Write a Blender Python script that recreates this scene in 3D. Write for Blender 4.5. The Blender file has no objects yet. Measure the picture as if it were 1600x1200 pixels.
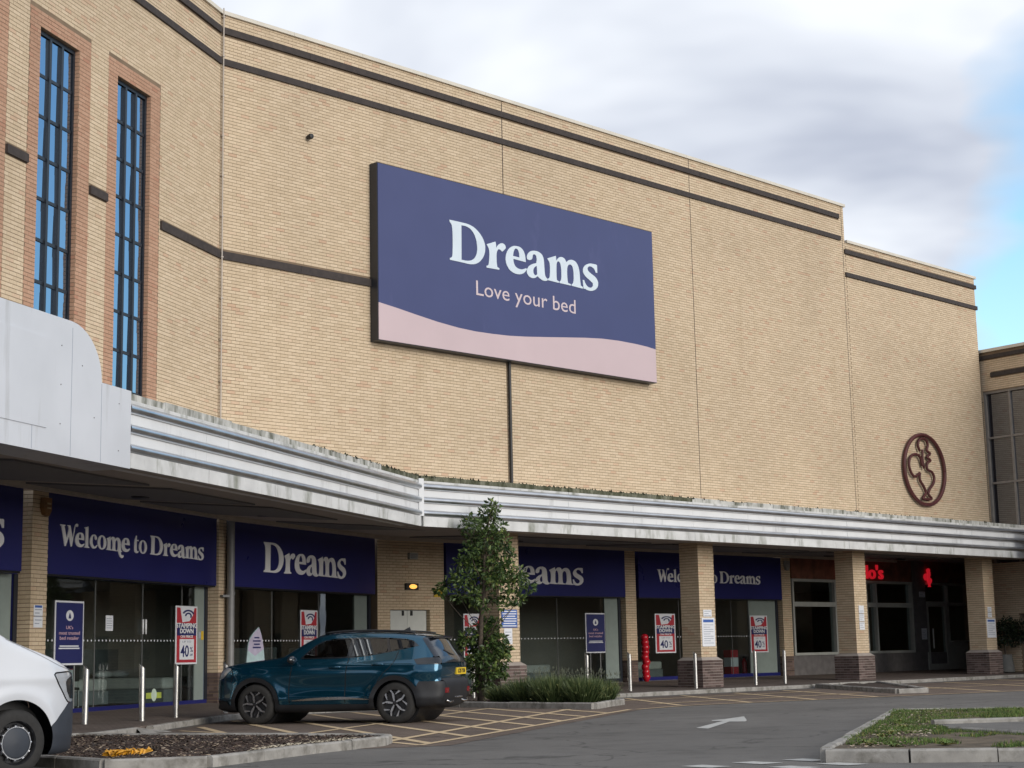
import bpy, bmesh, math, random
import numpy as np
from mathutils import Matrix, Vector
from mathutils.geometry import tessellate_polygon

random.seed(7); RNG = np.random.default_rng(7)
S = bpy.context.scene
COL = S.collection
R = math.radians

# ------------------------------------------------------------------ camera
cam_d = bpy.data.cameras.new('camera'); cam_o = bpy.data.objects.new('camera', cam_d); COL.objects.link(cam_o)
CAM_POS = (-21.137, -29.749, 1.151); FOC = 2600.657
CR = np.array([[0.702625, -0.71128, -0.019967], [-0.099606, -0.126101, 0.987004], [-0.704555, -0.691505, -0.159449]])
cam_d.sensor_width = 36; cam_d.lens = FOC / 1600 * 36; cam_d.clip_end = 3000; cam_d.clip_start = 0.1
mw = Matrix([list(CR[:, 0]) + [CAM_POS[0]], list(CR[:, 1]) + [CAM_POS[1]], list(CR[:, 2]) + [CAM_POS[2]], [0, 0, 0, 1]])
cam_o.matrix_world = mw
S.camera = cam_o

# ------------------------------------------------------------------ world: broken cloud over Nishita blue
SUN_EL, SUN_AZ = 17, -90          # azimuth of the sun's position, degrees from +X
W = bpy.data.worlds.new('World'); S.world = W; W.use_nodes = True
nt = W.node_tree; nt.nodes.clear()
def N(t, tree=None, **kw):
    n = (tree or nt).nodes.new(t)
    for k, v in kw.items(): setattr(n, k, v)
    return n
def LK(a, b, tree=None): (tree or nt).links.new(a, b)
def mth(op, a, b=None, c=None, tree=None, clamp=False):
    t = tree or nt
    n = t.nodes.new('ShaderNodeMath'); n.operation = op; n.use_clamp = clamp
    for i, v in enumerate((a, b, c)):
        if v is None: continue
        if isinstance(v, (int, float)): n.inputs[i].default_value = v
        else: t.links.new(v, n.inputs[i])
    return n.outputs[0]
def mixc(f, a, b, tree=None, blend='MIX'):
    t = tree or nt
    n = t.nodes.new('ShaderNodeMix'); n.data_type = 'RGBA'; n.blend_type = blend
    for i, v in ((0, f), (6, a), (7, b)):
        if isinstance(v, (int, float)): n.inputs[i].default_value = v
        elif isinstance(v, tuple): n.inputs[i].default_value = (*v, 1) if len(v) == 3 else v
        else: t.links.new(v, n.inputs[i])
    return n.outputs[2]
def ramp(f, stops, tree=None):
    t = tree or nt
    n = t.nodes.new('ShaderNodeValToRGB'); el = n.color_ramp.elements
    while len(el) < len(stops): el.new(0.5)
    for e, (p, c) in zip(el, stops):
        e.position = p; e.color = (*c, 1) if isinstance(c, tuple) else (c, c, c, 1)
    t.links.new(f, n.inputs[0]); return n.outputs[0]
sky = N('ShaderNodeTexSky', sky_type='NISHITA'); sky.sun_disc = False
sky.sun_elevation = R(SUN_EL); sky.sun_rotation = R(90 - SUN_AZ); sky.air_density = 1.0; sky.dust_density = 0.6; sky.ozone_density = 1.6
tc = N('ShaderNodeTexCoord'); sep = N('ShaderNodeSeparateXYZ'); LK(tc.outputs['Generated'], sep.inputs[0])
zz = mth('MAXIMUM', sep.outputs[2], 0.0); den = mth('ADD', zz, 0.22)
cb = N('ShaderNodeCombineXYZ'); LK(mth('DIVIDE', sep.outputs[0], den), cb.inputs[0]); LK(mth('DIVIDE', sep.outputs[1], den), cb.inputs[1])
n1 = N('ShaderNodeTexNoise'); n1.inputs['Scale'].default_value = 0.9; n1.inputs['Detail'].default_value = 5; n1.inputs['Roughness'].default_value = 0.5; n1.inputs['Distortion'].default_value = 0.35
mp = N('ShaderNodeMapping'); mp.inputs['Location'].default_value = (5.29, 13.48, 0); LK(cb.outputs[0], mp.inputs[0]); LK(mp.outputs[0], n1.inputs['Vector'])
n2 = N('ShaderNodeTexNoise'); n2.inputs['Scale'].default_value = 0.95; n2.inputs['Detail'].default_value = 5; n2.inputs['Roughness'].default_value = 0.56; n2.inputs['Distortion'].default_value = 0.3
mp2 = N('ShaderNodeMapping'); mp2.inputs['Location'].default_value = (3.3, 16.4, 0); LK(cb.outputs[0], mp2.inputs[0]); LK(mp2.outputs[0], n2.inputs['Vector'])
# the clear gap of blue sky low towards +X (seen at the right edge and mirrored in the tall windows)
gs = N('ShaderNodeVectorMath', operation='MULTIPLY'); LK(tc.outputs['Generated'], gs.inputs[0]); gs.inputs[1].default_value = (1, 1, 2.6)
gn = N('ShaderNodeVectorMath', operation='NORMALIZE'); LK(gs.outputs[0], gn.inputs[0])
gd = N('ShaderNodeVectorMath', operation='DOT_PRODUCT'); LK(gn.outputs[0], gd.inputs[0]); gd.inputs[1].default_value = (0.865, 0.045, 0.499)
gap = mth('MULTIPLY', mth('SUBTRACT', gd.outputs['Value'], 0.899, clamp=True), 13.0)
cov = mth('SUBTRACT', mth('ADD', mth('MULTIPLY', mth('SUBTRACT', n1.outputs['Fac'], 0.5), 1.5), 0.78), gap)
cloud = ramp(cov, [(0.44, 0.0), (0.60, 1.0)])
shade = ramp(n2.outputs['Fac'], [(0.40, (3.1, 3.4, 4.15)), (0.50, (4.7, 5.0, 5.6)), (0.60, (6.15, 6.4, 6.8))])
skyb = N('ShaderNodeMix'); skyb.data_type = 'RGBA'; skyb.blend_type = 'MULTIPLY'; skyb.inputs[0].default_value = 1
LK(sky.outputs[0], skyb.inputs[6]); skyb.inputs[7].default_value = (1.5, 1.72, 1.72, 1)
mixed = mixc(cloud, skyb.outputs[2], shade)
bg = N('ShaderNodeBackground'); bg.inputs['Strength'].default_value = 0.10; LK(mixed, bg.inputs[0])
wo = N('ShaderNodeOutputWorld'); LK(bg.outputs[0], wo.inputs[0])

# ------------------------------------------------------------------ sun behind thin cloud
sun_d = bpy.data.lights.new('sun', 'SUN'); sun_d.energy = 1.5; sun_d.angle = R(40); sun_d.color = (1.0, 0.94, 0.85)
sun_o = bpy.data.objects.new('sun', sun_d); COL.objects.link(sun_o)
sv = Vector((math.cos(R(SUN_EL)) * math.cos(R(SUN_AZ)), math.cos(R(SUN_EL)) * math.sin(R(SUN_AZ)), math.sin(R(SUN_EL))))
sun_o.rotation_euler = sv.to_track_quat('Z', 'Y').to_euler(); sun_o.location = (0, -40, 60)
vs = S.view_settings; vs.view_transform = 'Standard'; vs.look = 'None'; vs.exposure = 0.68; vs.gamma = 1; vs.use_curve_mapping = False
S.cycles.use_adaptive_sampling = False; S.cycles.max_bounces = 8; S.cycles.transparent_max_bounces = 12; S.cycles.caustics_reflective = False; S.cycles.caustics_refractive = False

# ------------------------------------------------------------------ materials
MATS = {}
def mat(name, col, rough=0.7, metal=0.0, var=0.12, scale=6.0, bump=0.0, bscale=60.0, spec=0.5, coat=0.0, emit=None, estr=0.0, stain=None):
    """plain procedural surface: base colour broken up by two octaves of noise"""
    if name in MATS: return MATS[name]
    m = bpy.data.materials.new(name); m.use_nodes = True; t = m.node_tree; t.nodes.clear()
    o = N('ShaderNodeOutputMaterial', t); b = N('ShaderNodeBsdfPrincipled', t); LK(b.outputs[0], o.inputs[0], t)
    b.inputs['Roughness'].default_value = rough; b.inputs['Metallic'].default_value = metal
    b.inputs['Specular IOR Level'].default_value = spec; b.inputs['Coat Weight'].default_value = coat; b.inputs['Coat Roughness'].default_value = 0.03
    g = N('ShaderNodeNewGeometry', t)
    if var > 0:
        n = N('ShaderNodeTexNoise', t); n.inputs['Scale'].default_value = scale; n.inputs['Detail'].default_value = 5; LK(g.outputs['Position'], n.inputs['Vector'], t)
        d = tuple(max(0, c * (1 - var)) for c in col); l = tuple(min(1, c * (1 + var)) for c in col)
        base = mixc(ramp(n.outputs['Fac'], [(0.3, 0.0), (0.7, 1.0)], t), d, l, t)
        LK(mth('ADD', mth('MULTIPLY', n.outputs['Fac'], 0.16, tree=t), rough - 0.08, tree=t, clamp=True), b.inputs['Roughness'], t)
    else:
        rgb = N('ShaderNodeRGB', t); rgb.outputs[0].default_value = (*col, 1); base = rgb.outputs[0]
    if stain:
        sc, amt, scol = stain
        mpn = N('ShaderNodeMapping', t); mpn.inputs['Scale'].default_value = sc; LK(g.outputs['Position'], mpn.inputs[0], t)
        sn = N('ShaderNodeTexNoise', t); sn.inputs['Scale'].default_value = 1; sn.inputs['Detail'].default_value = 6; sn.inputs['Roughness'].default_value = 0.65; LK(mpn.outputs[0], sn.inputs['Vector'], t)
        base = mixc(ramp(sn.outputs['Fac'], [(0.62 - amt * 0.25, 0.0), (0.80 - amt * 0.2, 1.0)], t), base, scol, t)
    LK(base, b.inputs['Base Color'], t)
    if bump > 0:
        bn = N('ShaderNodeTexNoise', t); bn.inputs['Scale'].default_value = bscale; bn.inputs['Detail'].default_value = 4; LK(g.outputs['Position'], bn.inputs['Vector'], t)
        bp = N('ShaderNodeBump', t); bp.inputs['Strength'].default_value = bump; bp.inputs['Distance'].default_value = 0.01; LK(bn.outputs['Fac'], bp.inputs['Height'], t); LK(bp.outputs[0], b.inputs['Normal'], t)
    if emit:
        b.inputs['Emission Color'].default_value = (*emit, 1); b.inputs['Emission Strength'].default_value = estr
    MATS[name] = m; return m

def brick_mat(name, c_lo, c_mid, c_hi, stain=0.25):
    m = bpy.data.materials.new(name); m.use_nodes = True; t = m.node_tree; t.nodes.clear()
    o = N('ShaderNodeOutputMaterial', t); b = N('ShaderNodeBsdfPrincipled', t); LK(b.outputs[0], o.inputs[0], t)
    b.inputs['Roughness'].default_value = 0.85; b.inputs['Specular IOR Level'].default_value = 0.25
    at = N('ShaderNodeAttribute', t); at.attribute_name = 'rnd'; oi = N('ShaderNodeObjectInfo', t)
    f = mth('FRACT', mth('ADD', at.outputs['Fac'], oi.outputs['Random'], tree=t), tree=t)
    base = ramp(f, [(0.0, c_lo), (0.45, c_mid), (0.9, c_hi), (1.0, (c_lo[0] * 0.98, c_lo[1] * 0.86, c_lo[2] * 0.86))], t)
    g = N('ShaderNodeNewGeometry', t)
    n = N('ShaderNodeTexNoise', t); n.inputs['Scale'].default_value = 0.33; n.inputs['Detail'].default_value = 6; n.inputs['Roughness'].default_value = 0.6; LK(g.outputs['Position'], n.inputs['Vector'], t)
    base = mixc(1.0, base, ramp(n.outputs['Fac'], [(0.3, 1 - stain), (0.55, 1.0), (0.75, 1.0 + stain * 0.2)], t), t, 'MULTIPLY')
    mpn = N('ShaderNodeMapping', t); mpn.inputs['Scale'].default_value = (1.6, 1.6, 0.16); LK(g.outputs['Position'], mpn.inputs[0], t)
    sn = N('ShaderNodeTexNoise', t); sn.inputs['Scale'].default_value = 1; sn.inputs['Detail'].default_value = 5; LK(mpn.outputs[0], sn.inputs['Vector'], t)
    base = mixc(1.0, base, ramp(sn.outputs['Fac'], [(0.26, (0.90, 0.885, 0.86)), (0.40, (1, 1, 1))], t), t, 'MULTIPLY')
    n3 = N('ShaderNodeTexNoise', t); n3.inputs['Scale'].default_value = 45; n3.inputs['Detail'].default_value = 3; LK(g.outputs['Position'], n3.inputs['Vector'], t)
    base = mixc(1.0, base, ramp(n3.outputs['Fac'], [(0.3, 0.92), (0.7, 1.06)], t), t, 'MULTIPLY')
    LK(base, b.inputs['Base Color'], t); MATS[name] = m; return m

BUFF = brick_mat('buff_brick', (0.56, 0.443, 0.304), (0.60, 0.478, 0.333), (0.645, 0.52, 0.37), 0.11)
ROSE = brick_mat('rose_brick', (0.43, 0.255, 0.17), (0.46, 0.28, 0.19), (0.49, 0.305, 0.21), 0.12)
BLUEB = brick_mat('dark_brick', (0.085, 0.06, 0.055), (0.125, 0.09, 0.08), (0.18, 0.13, 0.12), 0.2)
MORTAR = mat('mortar', (0.205, 0.148, 0.097), 0.95, var=0.15, scale=3)
MORTAR_L = mat('grey_mortar', (0.33, 0.29, 0.26), 0.95, var=0.15, scale=3)
BAND = mat('dark_band', (0.042, 0.033, 0.030), 0.8, var=0.3, scale=9)
COPING = mat('pale_coping', (0.62, 0.58, 0.50), 0.7, var=0.08, scale=2)
WHITEP = mat('white_panel', (0.76, 0.775, 0.79), 0.45, var=0.06, scale=1.2, stain=((2.2, 2.2, 0.5), 0.18, (0.50, 0.51, 0.52)))
BLOCKW = mat('painted_block', (0.60, 0.62, 0.66), 0.5, var=0.05, scale=1.0, stain=((3.5, 3.5, 0.35), 0.28, (0.45, 0.46, 0.47)))
CHROME = mat('polished_rail', (0.70, 0.71, 0.72), 0.32, 1.0, var=0.08, scale=3)
STAINED = mat('stained_coping', (0.52, 0.52, 0.49), 0.85, var=0.2, scale=4, stain=((4.5, 4.5, 1.2), 0.72, (0.10, 0.105, 0.075)))
MOSSY = mat('mossy_coping', (0.20, 0.20, 0.15), 0.95, var=0.35, scale=5, bump=0.4, bscale=25, stain=((5, 5, 2.0), 1.05, (0.055, 0.06, 0.032)))
STRIP = mat('stained_strip', (0.60, 0.605, 0.60), 0.75, var=0.12, scale=2.5, stain=((2.6, 2.6, 0.8), 0.42, (0.22, 0.23, 0.19)))
SOFFIT = mat('soffit', (0.46, 0.42, 0.39), 0.8, var=0.06, scale=1.5)
SOFFD = mat('soffit_dark', (0.17, 0.165, 0.17), 0.7, var=0.08, scale=1.5)
TRIM = mat('pale_trim', (0.46, 0.41, 0.36), 0.7, var=0.08)
BLACK = mat('black', (0.012, 0.012, 0.013), 0.5, var=0.2)
FRAMEB = mat('dark_frame', (0.018, 0.022, 0.03), 0.4, var=0.15)
NAVY = mat('navy_board', (0.017, 0.020, 0.128), 0.30, var=0.08, scale=0.7)
BILL = mat('billboard_blue', (0.043, 0.056, 0.158), 0.42, var=0.045, scale=0.8, stain=((0.9, 0.9, 0.25), 0.1, (0.075, 0.085, 0.21)))
PINK = mat('billboard_pink', (0.55, 0.435, 0.455), 0.45, var=0.03, scale=0.8)
LETTER = mat('letter_white', (0.92, 0.92, 0.93), 0.4, var=0.04, scale=2)
LETTERB = mat('letter_pale', (0.62, 0.71, 0.78), 0.45, var=0.03, scale=2)
PINKL = mat('letter_pink', (0.60, 0.50, 0.52), 0.45, var=0.03)
WHITE = mat('white_paint', (0.74, 0.75, 0.76), 0.5, var=0.04)
PAPER = mat('paper', (0.70, 0.72, 0.76), 0.7, var=0.03)
REDP = mat('poster_red', (0.42, 0.03, 0.045), 0.5, var=0.06)
NAVYP = mat('poster_navy', (0.02, 0.025, 0.12), 0.5, var=0.06)
BLUEP = mat('poster_blue', (0.05, 0.12, 0.38), 0.5, var=0.05)
PINKT = mat('poster_pink', (0.55, 0.36, 0.42), 0.6, var=0.03)
GREYT = mat('grey_print', (0.33, 0.36, 0.42), 0.7, var=0.1)
YELLOW = mat('yellow_sign', (0.62, 0.42, 0.03), 0.6, var=0.1)
STEEL = mat('brushed_steel', (0.55, 0.54, 0.52), 0.34, 1.0, var=0.08, scale=14)
GREYM = mat('grey_metal', (0.22, 0.22, 0.22), 0.5, 0.2, var=0.1)
GREENF = mat('grey_green_frame', (0.40, 0.41, 0.38), 0.5, var=0.08)
PLANK = mat('dark_riser', (0.15, 0.14, 0.138), 0.6, var=0.2, scale=5)
WOODF = mat('red_wood_board', (0.20, 0.075, 0.048), 0.6, var=0.45, scale=3)
DOORW = mat('service_door_paint', (0.56, 0.58, 0.55), 0.5, var=0.04)
FROST = mat('side_panel', (0.24, 0.285, 0.265), 0.4, var=0.05)
INTW = mat('interior_wall', (0.50, 0.47, 0.44), 0.9, var=0.05)
INTF = mat('interior_floor', (0.26, 0.23, 0.20), 0.6, var=0.2)
CREAM = mat('bed_fabric', (0.58, 0.57, 0.55), 0.9, var=0.08)
BEDG = mat('bed_grey', (0.22, 0.24, 0.25), 0.9, var=0.1)
RUST = mat('logo_red', (0.070, 0.013, 0.013), 0.55, var=0.15, scale=4)
NEON = mat('red_neon', (0.6, 0.01, 0.02), 0.5, var=0, emit=(1.0, 0.02, 0.04), estr=0.22)
AMBER = mat('lamp_amber', (0.9, 0.5, 0.1), 0.4, var=0, emit=(1.0, 0.50, 0.10), estr=0.8)
BALLOON = mat('balloon_red', (0.50, 0.012, 0.025), 0.25, var=0.05)
CONC = mat('kerb_concrete', (0.31, 0.295, 0.27), 0.92, var=0.22, scale=5, bump=0.3, bscale=70, stain=((4.0, 4.0, 4.0), 0.55, (0.15, 0.14, 0.12)))
SOIL = mat('soil', (0.050, 0.034, 0.026), 1.0, var=0.5, scale=12, bump=1.0, bscale=30)
BARKM = [mat('bark_dark', (0.042, 0.027, 0.021), 0.95, var=0.4), mat('bark_mid', (0.075, 0.047, 0.034), 0.95, var=0.4), mat('bark_pale', (0.32, 0.25, 0.18), 0.95, var=0.3)]
YLINE = mat('worn_yellow_line', (0.60, 0.455, 0.275), 0.85, var=0.2, scale=4, stain=((4, 4, 4), 0.2, (0.13, 0.115, 0.10)))
WLINE = mat('worn_white_line', (0.48, 0.48, 0.455), 0.85, var=0.2, scale=4, stain=((4, 4, 4), 0.3, (0.16, 0.155, 0.15)))

def ground_mat(name, col, col2, spots, blocks=False):
    m = bpy.data.materials.new(name); m.use_nodes = True; t = m.node_tree; t.nodes.clear()
    o = N('ShaderNodeOutputMaterial', t); b = N('ShaderNodeBsdfPrincipled', t); LK(b.outputs[0], o.inputs[0], t)
    g = N('ShaderNodeNewGeometry', t)
    def nz(s, d=5, r=0.55):
        n = N('ShaderNodeTexNoise', t); n.inputs['Scale'].default_value = s; n.inputs['Detail'].default_value = d; n.inputs['Roughness'].default_value = r; LK(g.outputs['Position'], n.inputs['Vector'], t); return n.outputs['Fac']
    base = mixc(ramp(nz(0.16), [(0.35, 0.0), (0.65, 1.0)], t), col, col2, t)
    base = mixc(1.0, base, ramp(nz(1.1, 6, 0.65), [(0.30, 0.74), (0.5, 1.0), (0.72, 1.14)], t), t, 'MULTIPLY')
    if blocks:
        br = N('ShaderNodeTexBrick', t); br.inputs['Scale'].default_value = 1; br.inputs['Brick Width'].default_value = 0.21; br.inputs['Row Height'].default_value = 0.105; br.inputs['Mortar Size'].default_value = 0.006
        br.inputs['Color1'].default_value = (1, 1, 1, 1); br.inputs['Color2'].default_value = (0.78, 0.76, 0.74, 1); br.inputs['Mortar'].default_value = (0.45, 0.43, 0.4, 1)
        mr = N('ShaderNodeMapping', t); mr.inputs['Rotation'].default_value = (0, 0, R(28)); LK(g.outputs['Position'], mr.inputs[0], t); LK(mr.outputs[0], br.inputs['Vector'], t)
        base = mixc(0.8, base, br.outputs['Color'], t, 'MULTIPLY')
    base = mixc(1.0, base, ramp(nz(90, 2), [(0.32, 0.66), (0.5, 1.0), (0.70, 1.5)], t), t, 'MULTIPLY')
    base = mixc(ramp(nz(0.55, 7, 0.7), [(0.53, 0.0), (0.70, 0.85)], t), base, spots, t)
    # hairline cracks
    v = N('ShaderNodeTexVoronoi', t); v.feature = 'DISTANCE_TO_EDGE'; v.inputs['Scale'].default_value = 0.24
    wn = N('ShaderNodeTexNoise', t); wn.inputs['Scale'].default_value = 1.3; wn.inputs['Detail'].default_value = 4; LK(g.outputs['Position'], wn.inputs['Vector'], t)
    va = N('ShaderNodeVectorMath', t, operation='MULTIPLY_ADD'); LK(wn.outputs['Color'], va.inputs[0], t); va.inputs[1].default_value = (1.6, 1.6, 0); LK(g.outputs['Position'], va.inputs[2], t); LK(va.outputs[0], v.inputs['Vector'], t)
    base = mixc(ramp(v.outputs['Distance'], [(0.0, 0.75), (0.010, 0.0)], t), base, tuple(c * 0.35 for c in col), t)
    LK(base, b.inputs['Base Color'], t); b.inputs['Roughness'].default_value = 0.9; b.inputs['Specular IOR Level'].default_value = 0.3
    bp = N('ShaderNodeBump', t); bp.inputs['Strength'].default_value = 0.35; bp.inputs['Distance'].default_value = 0.01; LK(nz(120, 3), bp.inputs['Height'], t); LK(bp.outputs[0], b.inputs['Normal'], t)
    MATS[name] = m; return m
ASPHALT = ground_mat('asphalt', (0.128, 0.122, 0.113), (0.160, 0.152, 0.141), (0.070, 0.067, 0.063))
BAYPAVE = ground_mat('bay_blocks', (0.155, 0.118, 0.095), (0.195, 0.152, 0.122), (0.085, 0.07, 0.06), True)
PAVE = ground_mat('pavement_tar', (0.145, 0.115, 0.098), (0.175, 0.142, 0.122), (0.10, 0.085, 0.075), True)

def glass_mat(name, tint, refl_boost=0.0, coated=None):
    m = bpy.data.materials.new(name); m.use_nodes = True; t = m.node_tree; t.nodes.clear()
    o = N('ShaderNodeOutputMaterial', t)
    gl = N('ShaderNodeBsdfGlossy', t); gl.inputs['Roughness'].default_value = 0.004
    g = N('ShaderNodeNewGeometry', t); nz = N('ShaderNodeTexNoise', t); nz.inputs['Scale'].default_value = 0.9; LK(g.outputs['Position'], nz.inputs['Vector'], t)
    bp = N('ShaderNodeBump', t); bp.inputs['Strength'].default_value = 0.02; bp.inputs['Distance'].default_value = 0.05; LK(nz.outputs['Fac'], bp.inputs['Height'], t); LK(bp.outputs[0], gl.inputs['Normal'], t)
    mx = N('ShaderNodeMixShader', t); lw_ = N('ShaderNodeLayerWeight', t); lw_.inputs['Blend'].default_value = 0.5
    sch = mth('MULTIPLY_ADD', mth('POWER', lw_.outputs['Facing'], 5.0, tree=t), 0.95, 0.045, tree=t)      # Schlick, the same on both faces of the pane
    LK(mth('ADD', sch, refl_boost, tree=t, clamp=True), mx.inputs[0], t)
    if coated:
        un = N('ShaderNodeBsdfDiffuse', t); un.inputs['Color'].default_value = (*tint, 1); gl.inputs['Color'].default_value = (*coated, 1)
    else:
        un = N('ShaderNodeBsdfTransparent', t); un.inputs['Color'].default_value = (*tint, 1)
    LK(un.outputs[0], mx.inputs[1], t); LK(gl.outputs[0], mx.inputs[2], t); LK(mx.outputs[0], o.inputs[0], t)
    MATS[name] = m; return m
SHOPGLASS = glass_mat('shop_glass', (0.82, 0.87, 0.86), 0.03)
TALLGLASS = glass_mat('reflective_glass', (0.01, 0.016, 0.03), 0.50, (0.62, 0.80, 1.0))
DARKGLASS = glass_mat('tinted_glass', (0.012, 0.014, 0.018), 0.06, (0.8, 0.85, 0.9))
BAYGLASS = glass_mat('bay_glass', (0.02, 0.022, 0.03), 0.20, (0.8, 0.85, 0.95))
CARGLASS = glass_mat('car_glass', (0.25, 0.27, 0.27), 0.03)

# ------------------------------------------------------------------ mesh helpers
class MB:
    def __init__(s): s.v = []; s.f = []; s.m = []
    def add(s, vs, fs, mi=0):
        b = len(s.v); s.v.extend([tuple(map(float, p)) for p in vs]); s.f.extend([tuple(i + b for i in f) for f in fs]); s.m.extend([mi] * len(fs)); return s
    def box(s, a, b, mi=0):
        (x0, y0, z0), (x1, y1, z1) = a, b
        return s.add([(x0, y0, z0), (x1, y0, z0), (x1, y1, z0), (x0, y1, z0), (x0, y0, z1), (x1, y0, z1), (x1, y1, z1), (x0, y1, z1)],
                     [(0, 3, 2, 1), (4, 5, 6, 7), (0, 1, 5, 4), (1, 2, 6, 5), (2, 3, 7, 6), (3, 0, 4, 7)], mi)
    def obox(s, O, u, n, w0, w1, d0, d1, z0, z1, mi=0):
        """box in a wall frame: along u from w0 to w1, out along n from d0 to d1, up from z0 to z1"""
        O = np.array(O, float); u = np.array(u, float); n = np.array(n, float); k = np.array((0, 0, 1.0))
        P = [O + u * a + n * b + k * c for c in (z0, z1) for a, b in ((w0, d1), (w1, d1), (w1, d0), (w0, d0))]
        return s.add(P, [(0, 3, 2, 1), (4, 5, 6, 7), (0, 1, 5, 4), (1, 2, 6, 5), (2, 3, 7, 6), (3, 0, 4, 7)], mi)
    def prism(s, poly, z0, z1, mi=0, holes=()):
        """plan polygon (x, y) raised from z0 to z1 (numbers or one per corner)"""
        n = len(poly); a = z0 if hasattr(z0, '__len__') else [z0] * n; b = z1 if hasattr(z1, '__len__') else [z1] * n
        vs = [(p[0], p[1], h) for p, h in zip(poly, a)] + [(p[0], p[1], h) for p, h in zip(poly, b)]
        tri = tessellate_polygon([[Vector((p[0], p[1], 0)) for p in poly]])
        fs = []
        for t in tri:
            A, B, C = [Vector((*poly[i][:2], 0)) for i in t]
            if (B - A).cross(C - A).z < 0: t = (t[0], t[2], t[1])
            fs.append(tuple(i + n for i in t)); fs.append((t[2], t[1], t[0]))
        area = sum(poly[i][0] * poly[(i + 1) % n][1] - poly[(i + 1) % n][0] * poly[i][1] for i in range(n))
        for i in range(n):
            j = (i + 1) % n; q = (i, j, j + n, i + n); fs.append(q if area > 0 else q[::-1])
        return s.add(vs, fs, mi)
    def tube(s, pts, r, seg=8, cap=True, mi=0):
        pts = [Vector(p) for p in pts]; rr = r if hasattr(r, '__len__') else [r] * len(pts); b = []; fs = []
        up = Vector((0, 0, 1)); prev = None
        for i, p in enumerate(pts):
            d = (pts[min(i + 1, len(pts) - 1)] - pts[max(i - 1, 0)])
            d = d.normalized() if d.length > 1e-9 else Vector((0, 0, 1))
            if prev is None:
                a = d.cross(up) if abs(d.z) < 0.95 else d.cross(Vector((1, 0, 0)))
            else: a = prev - d * prev.dot(d)
            a.normalize(); prev = a; c = d.cross(a)
            for k in range(seg):
                q = 2 * math.pi * k / seg; b.append(p + (a * math.cos(q) + c * math.sin(q)) * rr[i])
        for i in range(len(pts) - 1):
            for k in range(seg):
                k2 = (k + 1) % seg; fs.append((i * seg + k, i * seg + k2, (i + 1) * seg + k2, (i + 1) * seg + k))
        if cap:
            fs.append(tuple(range(seg))[::-1]); e = (len(pts) - 1) * seg; fs.append(tuple(range(e, e + seg)))
        return s.add(b, fs, mi)
    def lathe(s, prof, axis='Z', seg=24, o=(0, 0, 0), mi=0, close=False):
        vs = []; fs = []; n = len(prof)
        for k in range(seg):
            q = 2 * math.pi * k / seg; c, sn = math.cos(q), math.sin(q)
            for r, h in prof:
                p = {'Z': (r * c, r * sn, h), 'Y': (r * c, h, r * sn), 'X': (h, r * c, r * sn)}[axis]
                vs.append((p[0] + o[0], p[1] + o[1], p[2] + o[2]))
        for k in range(seg):
            k2 = (k + 1) % seg
            for i in range(n - 1 + (1 if close else 0)):
                j = (i + 1) % n; fs.append((k * n + i, k2 * n + i, k2 * n + j, k * n + j))
        return s.add(vs, fs, mi)
    def build(s, name, mats, parent=None, smooth=False, label=None, kind=None):
        me = bpy.data.meshes.new(name); me.from_pydata(s.v, [], s.f)
        ml = mats if isinstance(mats, (list, tuple)) else [mats]
        for m in ml: me.materials.append(m)
        if len(ml) > 1: me.polygons.foreach_set('material_index', s.m)
        if smooth:
            me.polygons.foreach_set('use_smooth', [True] * len(me.polygons))
            if smooth != True: me.set_sharp_from_angle(angle=R(smooth))
        me.update()
        return link(name, me, parent, label, kind)
def link(name, me, parent=None, label=None, kind=None):
    o = bpy.data.objects.new(name, me); COL.objects.link(o)
    if parent: o.parent = parent
    if label: o['label'] = label
    if kind: o['kind'] = kind
    return o
def tag(o, label, cat, group=None):
    o['label'] = label; o['category'] = cat
    if group: o['group'] = group
    return o
def thing(name, label, cat, loc=(0, 0, 0), rz=0.0, group=None):
    o = bpy.data.objects.new(name, None); COL.objects.link(o); o.empty_display_size = 0.2
    o.location = loc; o.rotation_euler = (0, 0, rz); return tag(o, label, cat, group)
def copy_tree(o, parent=None):
    c = o.copy(); COL.objects.link(c); c.parent = parent
    for ch in o.children: copy_tree(ch, c)
    return c

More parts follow.
